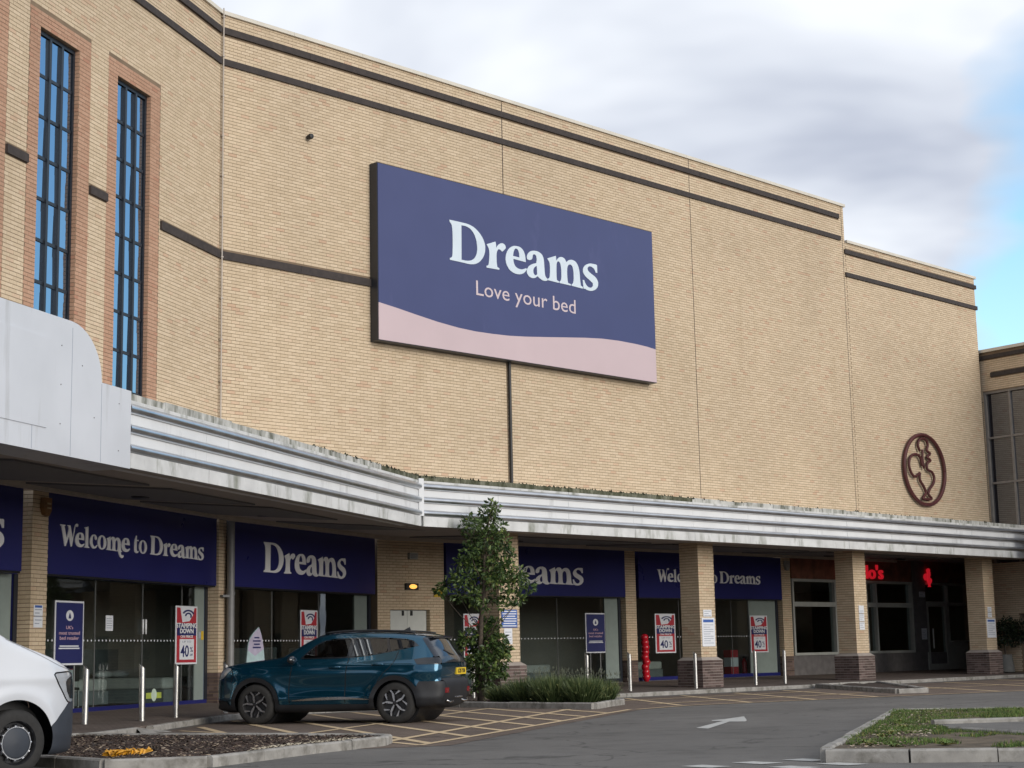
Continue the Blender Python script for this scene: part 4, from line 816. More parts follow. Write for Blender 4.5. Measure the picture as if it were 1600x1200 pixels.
# posters ---------------------------------------------------------------------------
def sale_poster(O, u, n, a0, a1, z0, z1, d, label):
    s = thing('sale_poster', label, 'poster', group='red and white sale posters in the windows'); s['world'] = 1; w, h = a1 - a0, z1 - z0; ac = (a0 + a1) / 2
    q = lambda f0, f1, g0, g1, e: (a0 + w * f0, a0 + w * f1, d, d + e, z0 + h * g0, z0 + h * g1)
    MB().obox(O, u, n, a0, a1, d - 0.012, d, z0, z1).build('backing', PAPER, s)
    MB().obox(O, u, n, *q(0.05, 0.95, 0.03, 0.97, 0.003)).build('red_panel', REDP, s); d += 0.003
    MB().obox(O, u, n, *q(0.06, 0.94, 0.49, 0.70, 0.002)).build('navy_panel', NAVYP, s)
    m = MB(); shape_mesh(m, [[(a0 + w * a, z0 + h * b) for a, b in ((0.20, 0.97), (0.85, 0.97), (0.78, 0.84), (0.62, 0.74), (0.30, 0.72), (0.26, 0.82))]], lambda x, z, e: P3(O, u, n, x, e, z), d, d + 0.002); m.build('print', PAPER, s)
    m = MB()   # hand stamp drawn as arcs
    for r0, r1, c0, c1 in ((0.30, 0.22, 20, 170), (0.16, 0.09, -40, 200)):
        arc = [(a0 + w * (0.57 + r0 * math.cos(R(t))), z0 + h * (0.83 + r0 * 0.36 * math.sin(R(t)))) for t in range(c0, c1, 15)] + [(a0 + w * (0.57 + r1 * math.cos(R(t))), z0 + h * (0.83 + r1 * 0.36 * math.sin(R(t)))) for t in range(c1 - 15, c0 - 15, -15)]
        shape_mesh(m, [arc], lambda x, z, e: P3(O, u, n, x, e, z), d + 0.002, d + 0.004)
    m.build('stamp_drawing', NAVYP, s)
    fit_text('STAMPING', s, O, u, n, ac, z0 + h * 0.665, w * 0.96, h * 0.085, d + 0.004, WHITE, bold=0.03); fit_text('DOWN', s, O, u, n, ac, z0 + h * 0.57, w * 0.62, h * 0.085, d + 0.004, WHITE, bold=0.03)
    fit_text('ON PRICE', s, O, u, n, ac, z0 + h * 0.475, w * 0.58, h * 0.045, d + 0.004, WHITE, bold=0.02)
    MB().obox(O, u, n, *q(0.18, 0.84, 0.08, 0.43, 0.003)).build('price_panel', PAPER, s)
    fit_text('UP TO', s, O, u, n, ac, z0 + h * 0.385, w * 0.40, h * 0.035, d + 0.005, GREYT)
    fit_text('40', s, O, u, n, ac - w * 0.09, z0 + h * 0.225, w * 0.38, h * 0.20, d + 0.005, NAVYP, bold=0.015); fit_text('%', s, O, u, n, ac + w * 0.22, z0 + h * 0.25, w * 0.13, h * 0.09, d + 0.005, NAVYP); fit_text('OFF', s, O, u, n, ac + w * 0.22, z0 + h * 0.16, w * 0.14, h * 0.04, d + 0.005, NAVYP)
    return s
PD = DG + 0.03
sale_poster(OA, uL, nL, -0.38, 0.62, 1.05, 2.29, PD + 0.03, 'sale poster in the left glass shopfront behind a bollard')
sale_poster(PB, uB, nB, 4.04, 4.90, 1.03, 2.29, -0.22, 'sale poster in the window behind the blue car roof')
sale_poster(OS, uM, nM, 11.35, 12.06, 1.05, 2.26, -0.22, 'sale poster in the window mostly hidden by the tree')
sale_poster(OS, uM, nM, 19.68, 20.68, 1.05, 2.28, -0.22, 'sale poster in the window beside the red balloons')
sale_poster(OS, uM, nM, 24.60, 25.58, 1.0, 2.23, -0.19, 'sale poster in the window nearest to the restaurant')
def trust_poster(O, u, n, a0, a1, z0, z1, d, label):
    s = thing('retailer_poster', label, 'poster', group='navy retailer posters'); s['world'] = 1; w, h = a1 - a0, z1 - z0; ac = (a0 + a1) / 2
    MB().obox(O, u, n, a0, a1, d - 0.015, d, z0, z1).build('frame', PAPER, s); MB().obox(O, u, n, a0 + 0.035, a1 - 0.035, d, d + 0.003, z0 + 0.035, z1 - 0.035).build('print_panel', NAVYP, s); d += 0.003
    m = MB(); shape_mesh(m, [ell(ac, z0 + h * 0.77, w * 0.13, h * 0.085)], lambda x, z, e: P3(O, u, n, x, e, z), d, d + 0.002); m.build('badge', PAPER, s)
    m = MB(); shape_mesh(m, [[(ac - w * .045, z0 + h * .725), (ac + w * .045, z0 + h * .725), (ac + w * .03, z0 + h * .775), (ac, z0 + h * .82), (ac - w * .03, z0 + h * .775)]], lambda x, z, e: P3(O, u, n, x, e, z), d + .002, d + 0.003); m.build('badge_mark', NAVYP, s)
    fit_text("UK's", s, O, u, n, ac, z0 + h * 0.585, w * 0.24, h * 0.055, d + 0.002, PINKT, bold=0.01); fit_text('most trusted', s, O, u, n, ac, z0 + h * 0.50, w * 0.72, h * 0.055, d + 0.002, PINKT, bold=0.01); fit_text('bed retailer', s, O, u, n, ac, z0 + h * 0.42, w * 0.66, h * 0.055, d + 0.002, PINKT, bold=0.01)
    for k, wd in enumerate((0.66, 0.72)): MB().obox(O, u, n, ac - w * wd / 2, ac + w * wd / 2, d, d + 0.002, z0 + h * (0.285 - k * 0.035), z0 + h * (0.305 - k * 0.035)).build('print_line', PAPER, s)
    for sx in (-0.25, 0.25): m = MB(); m.tube([P3(O, u, n, ac + w * sx, d - 0.04, 0.17), P3(O, u, n, ac + w * sx, d - 0.04, z0 + 0.2)], 0.018, 8); m.build('stand_leg', GREYM, s)
    return s
trust_poster(OA, uL, nL, -5.08, -4.06, 1.09, 2.29, PD, 'navy retailer poster in the left shopfront behind the van bonnet')
trust_poster(OS, uM, nM, 16.42, 17.32, 1.10, 2.29, -0.22, 'navy retailer poster in the window right of the tree')
ab = thing('sale_banner', 'red pull up sale banner half hidden by the white van', 'banner'); ab['world'] = 1
MB().obox(OA, uL, nL, -4.50, -4.02, PD - 0.22, PD - 0.20, 0.24, 1.35).build('banner_sheet', REDP, ab); MB().obox(OA, uL, nL, -4.47, -4.05, PD - 0.20, PD - 0.197, 0.74, 1.0).build('price_panel', PAPER, ab); fit_text('40', ab, OA, uL, nL, -4.26, 0.87, 0.30, 0.17, PD - 0.195, NAVYP); MB().obox(OA, uL, nL, -4.49, -4.03, PD - 0.20, PD - 0.197, 1.02, 1.34).build('navy_panel', NAVYP, ab); fit_text('STAMPING', ab, OA, uL, nL, -4.26, 1.16, 0.40, 0.09, PD - 0.195, WHITE); MB().obox(OA, uL, nL, -4.6, -3.95, PD - 0.27, PD - 0.13, 0.17, 0.235).build('banner_base', GREYM, ab)
nt_ = thing('door_notice', 'white paper notice taped to the glass doors', 'notice'); nt_['world'] = 1
MB().obox(OA, uL, nL, -3.20, -2.92, DG + 0.008, DG + 0.012, 1.74, 2.04).build('sheet', PAPER, nt_)
for k in range(5): MB().obox(OA, uL, nL, -3.17, -2.97 + 0.02 * (k % 2), DG + 0.012, DG + 0.0135, 1.97 - k * 0.045, 1.985 - k * 0.045).build('print_line', GREYT, nt_)
st = thing('door_sticker', 'yellow green round sticker low on the glass shopfront', 'sticker'); st['world'] = 1
yg = mat('sticker_green', (0.40, 0.48, 0.08), 0.6); MB().obox(OA, uL, nL, -1.53, -0.88, DG + 0.008, DG + 0.010, 0.37, 0.49).build('band', yg, st)
m = MB(); shape_mesh(m, [ell(-1.20, 0.44, 0.115, 0.13)], lambda x, z, e: P3(OA, uL, nL, x, e, z), DG + 0.010, DG + 0.012); m.build('disc', mat('sticker_pale', (0.55, 0.66, 0.55), 0.6), st)
sw = thing('door_switch_sign', 'small yellow and grey plate on the side panel by the left shop', 'plate'); sw['world'] = 1
MB().obox(OA, uL, nL, 0.86, 0.97, DG + 0.0305, DG + 0.037, 1.57, 1.76).build('yellow_plate', YELLOW, sw); MB().obox(OA, uL, nL, 0.74, 0.84, DG + 0.0305, DG + 0.037, 1.60, 1.74).build('grey_plate', GREYT, sw)
bd = thing('bed_poster', 'pale arched card with lilac panel standing in the window by the car bonnet', 'poster'); bd['world'] = 1
pa = [(1.50, 0.75), (2.36, 0.75), (2.30, 1.35), (2.20, 1.66), (2.07, 1.86), (1.85, 1.75), (1.62, 1.56), (1.55, 1.2)]
m = MB(); shape_mesh(m, [smooth_loop(pa)], lambda x, z, e: P3(PB, uB, nB, x, e, z), -0.24, -0.22); m.build('card', mat('card_aqua', (0.42, 0.56, 0.58), 0.7), bd)
m = MB(); shape_mesh(m, [[(1.57, 1.33), (1.9, 1.20), (2.29, 1.36), (2.19, 1.66), (2.07, 1.84), (1.87, 1.745), (1.64, 1.55)]], lambda x, z, e: P3(PB, uB, nB, x, e, z), -0.22, -0.217); m.build('lilac_panel', mat('card_lilac', (0.46, 0.42, 0.55), 0.7), bd)
for k, (w_, t_) in enumerate(((0.22, 'Let us'), (0.34, 'change'), (0.26, 'a bed'), (0.36, 'for free'))): MB().obox(PB, uB, nB, 1.97 - w_ / 2, 1.97 + w_ / 2, -0.217, -0.2155, 1.60 - k * 0.075, 1.635 - k * 0.075).build('print_line', NAVYP, bd)
m = MB(); m.tube([P3(PB, uB, nB, 1.95, -0.27, 0.18), P3(PB, uB, nB, 1.95, -0.27, 0.8)], 0.02, 8); m.build('stand_leg', GREYM, bd)
# parking notices on piers and pillars
def notice(O, u, n, a0, a1, z0, z1, d, label, head=None, parts=1):
    s = thing('parking_notice', label, 'sign', group='parking notices on the brickwork'); s['world'] = 1
    if parts == 1:
        MB().obox(O, u, n, a0, a1, d, d + 0.008, z0, z1).build('plate', PAPER, s)
    else:
        hh = (z1 - z0) / parts
        for k in range(parts): MB().obox(O, u, n, a0, a1, d, d + 0.008, z0 + k * hh, z0 + (k + 1) * hh - 0.02).build('plate', PAPER, s)
    h = z1 - z0; w = a1 - a0
    if head: MB().obox(O, u, n, a0 + w * .1, a1 - w * .1, d + 0.008, d + 0.01, z1 - h * 0.16, z1 - h * 0.06).build('heading', head, s)
    k = 0; z = z1 - h * 0.26
    while z > z0 + h * 0.08:
        MB().obox(O, u, n, a0 + w * .12, a1 - w * (0.12 + 0.25 * (k % 3 == 1)), d + 0.008, d + 0.0095, z, z + 0.018).build('print_line', GREYT, s); z -= 0.062; k += 1
    return s
notice(OA, uL, nL, -6.27, -5.98, 1.77, 2.19, 0.0, 'white notice plate on the narrow brick pier at far left', BLUEP, 2)
s1 = thing('parking_notice', 'bright blue notice board with white lines on the pillar behind the tree', 'sign', group='parking notices on the brickwork'); s1['world'] = 1
OPf = np.array((0, -1.0, 0)); MB().obox(OPf, uM, nM, 7.62, 8.16, 0.003, 0.012, 1.76, 2.19).build('plate', BLUEP, s1)
for k in range(7): MB().obox(OPf, uM, nM, 7.65 + 0.03 * (k % 3 == 2), 8.13 - 0.04 * (k % 3 == 2), 0.012, 0.014, 2.135 - k * 0.058, 2.16 - k * 0.058).build('print_line', PAPER, s1)
notice(OPf, uM, nM, 7.70, 7.98, 1.36, 1.74, 0.003, 'small white notice below the blue board on the pillar behind the tree')
notice(OPf, uM, nM, 15.40, 15.97, 1.22, 2.0, 0.003, 'tall white parking notice on the pillar that crosses the welcome board', BLUEP)
notice(OPf, uM, nM, 15.48, 15.85, 2.03, 2.22, 0.003, 'small grey plate above the tall white notice on a pillar')
notice(OPf, uM, nM, 23.2, 23.48, 1.64, 2.40, 0.003, 'narrow stack of white notices on the pillar before the red neon letters', None, 3)
notice(OPf, uM, nM, 31.0, 31.6, 1.34, 1.98, 0.003, 'wide white parking notice on the pillar at far right', BLUEP)
notice(OPf, uM, nM, 31.12, 31.38, 2.02, 2.40, 0.003, 'narrow notice above the wide one on the far right pillar', None, 2)
notice(OS, uM, nM, 35.05, 35.42, 1.34, 1.76, 0.045, 'white menu card on the dark wall beside the restaurant door')
notice(OS, uM, nM, 35.02, 35.44, 2.93, 3.14, 0.045, 'pale plate under the small glowing red cockerel')

# ================================================================== THINGS INSIDE THE SHOPS
def balloon_mesh():
    m = MB(); m.lathe([(0.001, -0.17), (0.02, -0.16), (0.07, -0.11), (0.115, -0.03), (0.125, 0.03), (0.105, 0.09), (0.06, 0.125), (0.001, 0.135)], 'Z', 14); return m
proto = None
for k in range(9):
    x = 18.88 + 0.02 * (k % 2); z = 0.32 + k * 0.15
    if proto is None: proto = balloon_mesh().build('balloon', BALLOON, smooth=True); o = proto
    else: o = proto.copy(); COL.objects.link(o)
    o.location = (x, 4.0 - 0.03 * (k % 3 == 0), z); tag(o, 'red balloon in the column by the brick pier, %s from the floor' % ('lowest', 'second', 'third', 'fourth', 'fifth', 'sixth', 'seventh', 'eighth', 'topmost and ninth')[k], 'balloon', 'red balloon column')
def bed(x, y, rz, label, z=0.16):
    t = thing('bed', label, 'bed', (x, y, z), rz, 'display beds in the showroom')
    m = MB(); m.box((-0.75, -1.0, 0.08), (0.75, 1.0, 0.36)); m.build('base', BEDG, t); m = MB(); m.box((-0.74, -0.99, 0.362), (0.74, 0.99, 0.62)); mt = m.build('mattress', CREAM, t)
    bv = mt.modifiers.new('bevel', 'BEVEL'); bv.width = 0.06; bv.segments = 3
    m = MB(); m.box((-0.78, 0.99, 0.08), (0.78, 1.09, 1.25)); m.build('headboard', BEDG, t)
    for s in (-0.36, 0.36):
        m = MB(); m.lathe([(0.001, -0.08), (0.12, -0.06), (0.16, 0.0), (0.12, 0.06), (0.001, 0.08)], 'Z', 12); p = m.build('pillow', WHITE, t, smooth=True); p.location = (s, 0.72, 0.70); p.scale = (2.0, 1.3, 1.0)
    return t
bed(12.6, 6.6, R(90), 'display bed behind the window nearest the tree trunk'); bed(15.4, 6.4, R(90), 'display bed behind the navy poster right of the tree'); bed(21.2, 6.8, R(90), 'display bed behind the poster beside the balloons')
bed(-0.2, 2.6, R(28), 'pale display bed seen through the left shop doors'); bed(5.2, 5.0, R(113), 'display bed behind the window with the arched card'); bed(8.6, 6.6, R(113), 'display bed far back behind the blue car'); bed(-2.6, 2.2, R(118), 'display bed further left behind the left shop doors')
def chair(x, y, rz, label):
    t = thing('chair', label, 'chair', (x, y, 0.16), rz, 'dark chairs inside the left shop')
    m = MB(); m.box((-0.24, -0.24, 0.43), (0.24, 0.24, 0.48)); m.build('seat', BLACK, t); m = MB(); m.box((-0.23, 0.21, 0.60), (0.23, 0.25, 0.92)); m.build('backrest', BLACK, t)
    for sx in (-0.22, 0.22):
        for sy in (-0.22, 0.22): m = MB(); m.tube([(sx, sy, 0), (sx, sy, 0.43 if sy < 0 else 0.62)], 0.014, 8); m.build('leg', STEEL, t)
c0 = np.array(P3(OA, uL, nL, -2.6, -1.5, 0)); chair(c0[0], c0[1], R(150), 'dark chair with steel legs inside the left shop doors'); c0 = np.array(P3(OA, uL, nL, -3.7, -1.7, 0)); chair(c0[0], c0[1], R(80), 'second dark chair nearer the navy poster inside the left shop')
ex_ = thing('fire_extinguisher', 'red fire extinguisher inside the door beside the restaurant', 'extinguisher', (24.75, 4.6, 0.2)); m = MB(); m.lathe([(0.001, 0), (0.09, 0.0), (0.09, 0.5), (0.05, 0.58), (0.02, 0.62)], 'Z', 14); m.build('cylinder', BALLOON, ex_, smooth=40); MB().box((-0.03, -0.08, 0.62), (0.03, 0.05, 0.68)).build('handle', BLACK, ex_)
db = thing('display_stand', 'small stand with red panels behind the open shop door', 'stand', (24.15, 4.7, 0.2)); MB().box((-0.2, -0.15, 0), (0.2, 0.15, 0.35)).build('lower_panel', REDP, db); MB().box((-0.2, -0.15, 0.352), (0.2, 0.15, 0.65)).build('price_panel', PAPER, db); MB().box((-0.2, -0.15, 0.652), (0.2, 0.15, 0.9)).build('upper_panel', REDP, db)

# ================================================================== BOLLARDS
def bollard_mesh():
    m = MB(); seg = 20; r = 0.052; vs = []; fs = []
    for k in range(seg):
        q = 2 * math.pi * k / seg; x, y = r * math.cos(q), r * math.sin(q); vs += [(x, y, 0.0), (x, y, 0.955 - 0.85 * (x * 0.71 - y * 0.71) * 1.0)]
    for k in range(seg): k2 = (k + 1) % seg; fs.append((2 * k, 2 * k2, 2 * k2 + 1, 2 * k + 1))
    fs.append(tuple(2 * k + 1 for k in range(seg))); m.add(vs, fs); return m
BL = [(-6.25, -5.15, 'steel bollard nearest the white van'), (-4.90, -4.75, 'steel bollard second from the van, before the shop doors'), (-3.64, -3.91, 'steel bollard in front of the left sale poster'), (-1.72, -2.75, 'steel bollard by the nose of the parked blue car'),
      (6.6, -1.05, 'steel bollard behind the tree trunk'), (10.6, -1.05, 'steel bollard in front of the navy poster right of the tree'), (11.97, -1.3, 'steel bollard right of the lavender by the brick pier'), (14.62, -1.35, 'steel bollard touching the left side of the pillar with the tall notice'), (17.5, -1.2, 'steel bollard left of the last shop window sale poster'), (18.9, -1.2, 'rightmost steel bollard, nearest the restaurant')]
proto = None
for (x, y, lab) in BL:
    if proto is None: proto = bollard_mesh().build('bollard', STEEL, smooth=40); o = proto
    else: o = proto.copy(); COL.objects.link(o)
    o.location = (x, y, 0.10 if y < -1.3 else 0.12); o.rotation_euler = (random.uniform(-.012, .012), random.uniform(-.012, .012), random.uniform(-.1, .1)); tag(o, lab, 'bollard', 'stainless bollards along the pavement')

# ================================================================== RIGHT HAND BUILDING
RB = thing('side_building', 'lower brick building with a tall glazed bay at the right edge', 'building')
dr_ = np.array((-0.1392, -0.9903, 0)); nr = np.array((-0.9903, 0.1392, 0)); OR = np.array((33.72, 0.25, 0)); LR = 26
gz = [(0.22, 4.4, 3.9, 10.17), (5.4, 9.6, 3.9, 10.17), (10.6, 14.8, 3.9, 10.17), (15.8, 20.0, 3.9, 10.17)]
lowdoor = (1.15, 2.5, 0.0, 2.15)
w = MB(); w.obox(OR, dr_, nr, 0.0, LR, -0.4, -0.3, 0.0, 11.62); w.obox(OR, dr_, nr, 0.0, LR, -0.3, 0.0, 10.17, 11.62)
e = [0.0] + [x for h in gz for x in h[:2]] + [LR]
for i in range(0, len(e), 2): w.obox(OR, dr_, nr, e[i], e[i + 1], -0.3, -0.001, 3.9, 10.169)
w.obox(OR, dr_, nr, 0.0, 1.15, -0.3, -0.0005, 0.0, 3.899); w.obox(OR, dr_, nr, 2.5, LR, -0.3, -0.0005, 0.0, 3.899); w.obox(OR, dr_, nr, 1.15, 2.5, -0.3, -0.0008, 2.15, 3.898)
w.obox(OR, dr_, nr, 0.0, LR, -14.0, -0.41, 0.0, 11.6); w.box((38.5, 0.0, 0.0), (39.2, 13.0, 11.55)); w.box((33.6, 0.45, 4.35), (38.49, 13.0, 11.5))  # unseen solid mass, end wall and roof block added to stop light leaking in
rw = w.build('wall', MORTAR, RB)
bricks(RB, rw, OR, dr_, nr, 0.0, 3.0, 9.8, 11.55, [gz[0], (-1, 9, 11.36, 11.5), (0.62, 9, 10.68, 10.84)])
bricks(RB, rw, OR, dr_, nr, 0.0, 0.22, 5.0, 9.8); bricks(RB, rw, OR, dr_, nr, 0.0, 3.0, 0.16, 4.0, [lowdoor])
MB().obox(OR, dr_, nr, 0.02, LR, -0.01, 0.06, 11.36, 11.5).build('dark_band', BAND, RB); MB().obox(OR, dr_, nr, 0.62, LR, -0.01, 0.05, 10.68, 10.84).build('dark_band', BAND, RB); MB().obox(OR, dr_, nr, -0.02, LR, -0.45, 0.07, 11.62, 11.73).build('coping', COPING, RB)
for gi, (a0, a1, z0, z1) in enumerate(gz):
    m = MB(); fm = mat('bronze_frame', (0.23, 0.21, 0.19), 0.5); m.obox(OR, dr_, nr, a0, a0 + 0.09, -0.16, -0.02, z0, z1); m.obox(OR, dr_, nr, a1 - 0.09, a1, -0.16, -0.02, z0, z1); m.obox(OR, dr_, nr, a0 + 0.091, a1 - 0.091, -0.16, -0.02, z1 - 0.08, z1)
    wf = m.build('window', fm, RB); nx = 4; xs = [a0 + 0.09 + (a1 - a0 - 0.18) * i / nx for i in range(nx + 1)]; zr = [10.09, 8.48, 6.84, 5.2, 3.9]
    for x in xs[1:-1]: MB().obox(OR, dr_, nr, x - 0.035, x + 0.035, -0.15, -0.03, z0, z1 - 0.08).build('mullion', fm, wf)
    for z in zr[1:-1]:
        for k in range(nx): MB().obox(OR, dr_, nr, xs[k] + 0.036, xs[k + 1] - 0.036, -0.15, -0.04, z - 0.035, z + 0.035).build('transom', fm, wf)
    for zi in range(4):
        for k in range(nx): MB().obox(OR, dr_, nr, xs[k] + 0.03, xs[k + 1] - 0.03, -0.115, -0.10, zr[zi + 1] + 0.03, zr[zi] - 0.03).build('pane', BAYGLASS, wf)
cw_ = MB(); cw_.obox(OR, dr_, nr, 3.2, LR, 0.01, 2.1, 4.05, 5.0); cc_ = cw_.build('canopy', WHITEP, RB)  # unseen canopy and rails added to give the shop glass a pale reflected band
for z in (4.28, 4.58, 4.88): m = MB(); m.tube([P3(OR, dr_, nr, 3.2, 2.11, z), P3(OR, dr_, nr, LR, 2.11, z)], 0.06, 10); m.build('rail', CHROME, cc_, smooth=True)
MB().obox(OR, dr_, nr, 1.16, 2.49, -0.28, -0.25, 0.1, 2.14).build('door', BLACK, RB)
# ================================================================== VEHICLES
def spline(pts, n=5, closed=True):
    P = [np.array(p, float) for p in pts]; out = []; N_ = len(P)
    rng = range(N_) if closed else range(N_ - 1)
    for i in rng:
        if closed: p0, p1, p2, p3 = P[i - 1], P[i], P[(i + 1) % N_], P[(i + 2) % N_]
        else: p0, p1, p2, p3 = P[max(i - 1, 0)], P[i], P[i + 1], P[min(i + 2, N_ - 1)]
        for k in range(n):
            t = k / n; out.append(0.5 * ((2 * p1) + (-p0 + p2) * t + (2 * p0 - 5 * p1 + 4 * p2 - p3) * t * t + (-p0 + 3 * p1 - 3 * p2 + p3) * t ** 3))
    if not closed: out.append(P[-1])
    return np.array(out)
def sdf_poly(poly, X, Zg):
    """signed distance (negative inside) on a grid"""
    d = np.full(X.shape, 1e9); ins = np.zeros(X.shape, bool); n = len(poly)
    for i in range(n):
        a = poly[i - 1]; b = poly[i]; e = b - a; l = e @ e + 1e-12
        t = np.clip(((X - a[0]) * e[0] + (Zg - a[1]) * e[1]) / l, 0, 1)
        d = np.minimum(d, (X - a[0] - t * e[0]) ** 2 + (Zg - a[1] - t * e[1]) ** 2)
        c = ((a[1] > Zg) != (b[1] > Zg)); xi = (b[0] - a[0]) * (Zg - a[1]) / (b[1] - a[1] + 1e-12) + a[0]; ins ^= c & (X < xi)
    d = np.sqrt(d); return np.where(ins, -d, d)
def march(phi, xs, zs):
    """polygons of the region phi < 0 with shared vertices"""
    V = []; key = {}; F = []
    def vert(k, p):
        if k not in key: key[k] = len(V); V.append(p)
        return key[k]
    nz, nx = phi.shape
    sgn = phi < 0
    any4 = sgn[:-1, :-1] | sgn[1:, :-1] | sgn[:-1, 1:] | sgn[1:, 1:]
    for j, i in zip(*np.nonzero(any4)):
        c = [(j, i), (j, i + 1), (j + 1, i + 1), (j + 1, i)]; f = []
        for k in range(4):
            a, b = c[k], c[(k + 1) % 4]; pa, pb = phi[a], phi[b]
            if pa < 0: f.append(vert(a, (xs[a[1]], zs[a[0]])))
            if (pa < 0) != (pb < 0):
                t = pa / (pa - pb); f.append(vert((min(a, b), max(a, b)), (xs[a[1]] + t * (xs[b[1]] - xs[a[1]]), zs[a[0]] + t * (zs[b[0]] - zs[a[0]]))))
        if len(f) >= 3: F.append(tuple(f))
    return V, F
class Car:
    def __init__(s, outline, wheels, R_arch, half, root, h=0.025):
        s.out = spline(outline, 4); s.half = half; s.root = root; s.wheels = wheels
        x0, x1 = s.out[:, 0].min() - 0.05, s.out[:, 0].max() + 0.05; z0, z1 = s.out[:, 1].min() - 0.05, s.out[:, 1].max() + 0.05
        s.xs = np.arange(x0, x1, h); s.zs = np.arange(z0, z1, h); s.X, s.Z = np.meshgrid(s.xs, s.zs)
        s.phi = sdf_poly(s.out, s.X, s.Z); s.arch = np.full(s.X.shape, 1e9)
        for wx, wz in wheels: s.arch = np.minimum(s.arch, np.hypot(s.X - wx, s.Z - wz))
        s.body = np.maximum(s.phi, R_arch - s.arch)
    def dist(s, x, z):
        n = len(s.out); A = s.out; Bp = np.roll(s.out, -1, 0); e = Bp - A; p = np.array((x, z)); t = np.clip(((p - A) * e).sum(1) / ((e * e).sum(1) + 1e-12), 0, 1)
        return float(np.sqrt((((A + e * t[:, None]) - p) ** 2).sum(1).min()))
    def w(s, x, z, edge=True):
        w = s.half(x, z)
        if edge:
            r = 0.10; d = min(s.dist(x, z), r); w -= r * 0.75 * (1 - math.sqrt(max(0, 1 - (1 - d / r) ** 2)))
        return w
    def side(s, name, phi, material, off=0.0, sides=(-1, 1), parent=None, label=None, smooth=True):
        V, F = march(phi, s.xs, s.zs); W_ = [s.w(x, z) + off for x, z in V]; res = []
        for sd in sides:
            m = MB(); m.add([(x, sd * w_, z) for (x, z), w_ in zip(V, W_)], [f if sd < 0 else f[::-1] for f in F]); res.append(m.build(name, material, parent or s.root, smooth=smooth, label=label))
        return res
    def poly(s, pts): return sdf_poly(np.array(pts, float), s.X, s.Z)
    def strip(s, name, path, material, crown, off=0.0, shrink=0.0, ny=12, parent=None, label=None):
        """a panel across the car following part of the outline"""
        P = np.array(path, float); n = len(P); T = np.gradient(P, axis=0); Nn = np.stack([-T[:, 1], T[:, 0]], 1); Nn /= np.linalg.norm(Nn, axis=1)[:, None]
        c = s.out.mean(0)
        for i in range(n):
            if Nn[i] @ (P[i] - c) < 0: Nn[i] *= -1
        m = MB(); vs = []
        for i in range(n):
            wd = max(0.05, s.w(*P[i]) - shrink)
            for k in range(ny + 1):
                y = -1 + 2 * k / ny; cr = crown * (1 - y * y) + off; vs.append((P[i, 0] + Nn[i, 0] * cr, y * wd, P[i, 1] + Nn[i, 1] * cr))
        fs = []
        for i in range(n - 1):
            for k in range(ny): a = i * (ny + 1) + k; fs.append((a, a + 1, a + ny + 2, a + ny + 1))
        m.add(vs, fs); o = m.build(name, material, parent or s.root, smooth=True, label=label)
        bmx = bmesh.new(); bmx.from_mesh(o.data); bmesh.ops.recalc_face_normals(bmx, faces=bmx.faces); bmx.to_mesh(o.data); bmx.free(); o.data.polygons.foreach_set('use_smooth', [True] * len(o.data.polygons)); return o
def cut_path(out, i0, i1):
    n = len(out); r = []; i = i0
    while True:
        r.append(out[i % n])
        if i % n == i1 % n: break
        i += 1
    return r
RUBBER = mat('tyre_rubber', (0.022, 0.021, 0.020), 0.85, var=0.25, scale=20); RIMD = mat('rim_black', (0.018, 0.018, 0.02), 0.35, var=0.1); RIMS = mat('rim_silver', (0.62, 0.62, 0.63), 0.28, 1.0, var=0.05)
PAINT = mat('teal_car_paint', (0.004, 0.068, 0.122), 0.14, 0.72, var=0.04, scale=2, coat=1.0); CLAD = mat('black_plastic', (0.013, 0.014, 0.017), 0.6, var=0.15); ROOFB = mat('roof_black', (0.012, 0.016, 0.022), 0.2, var=0.1, coat=0.8)
VANW = mat('van_white', (0.60, 0.62, 0.655), 0.32, 0.0, var=0.03, scale=1.5, coat=0.6); VANG = mat('van_grey_plastic', (0.032, 0.038, 0.050), 0.6, var=0.12, bump=0.15, bscale=200)
LAMPG = mat('lamp_lens', (0.55, 0.58, 0.62), 0.08, 0.3, var=0.1, scale=10, coat=1.0); LAMPD = mat('lamp_dark', (0.02, 0.022, 0.025), 0.2, 0.0, var=0.2, coat=0.3); LAMPR = mat('lamp_red', (0.22, 0.008, 0.012), 0.15, var=0.1, coat=0.8); PLATE = mat('number_plate', (0.72, 0.50, 0.03), 0.5, var=0.05)
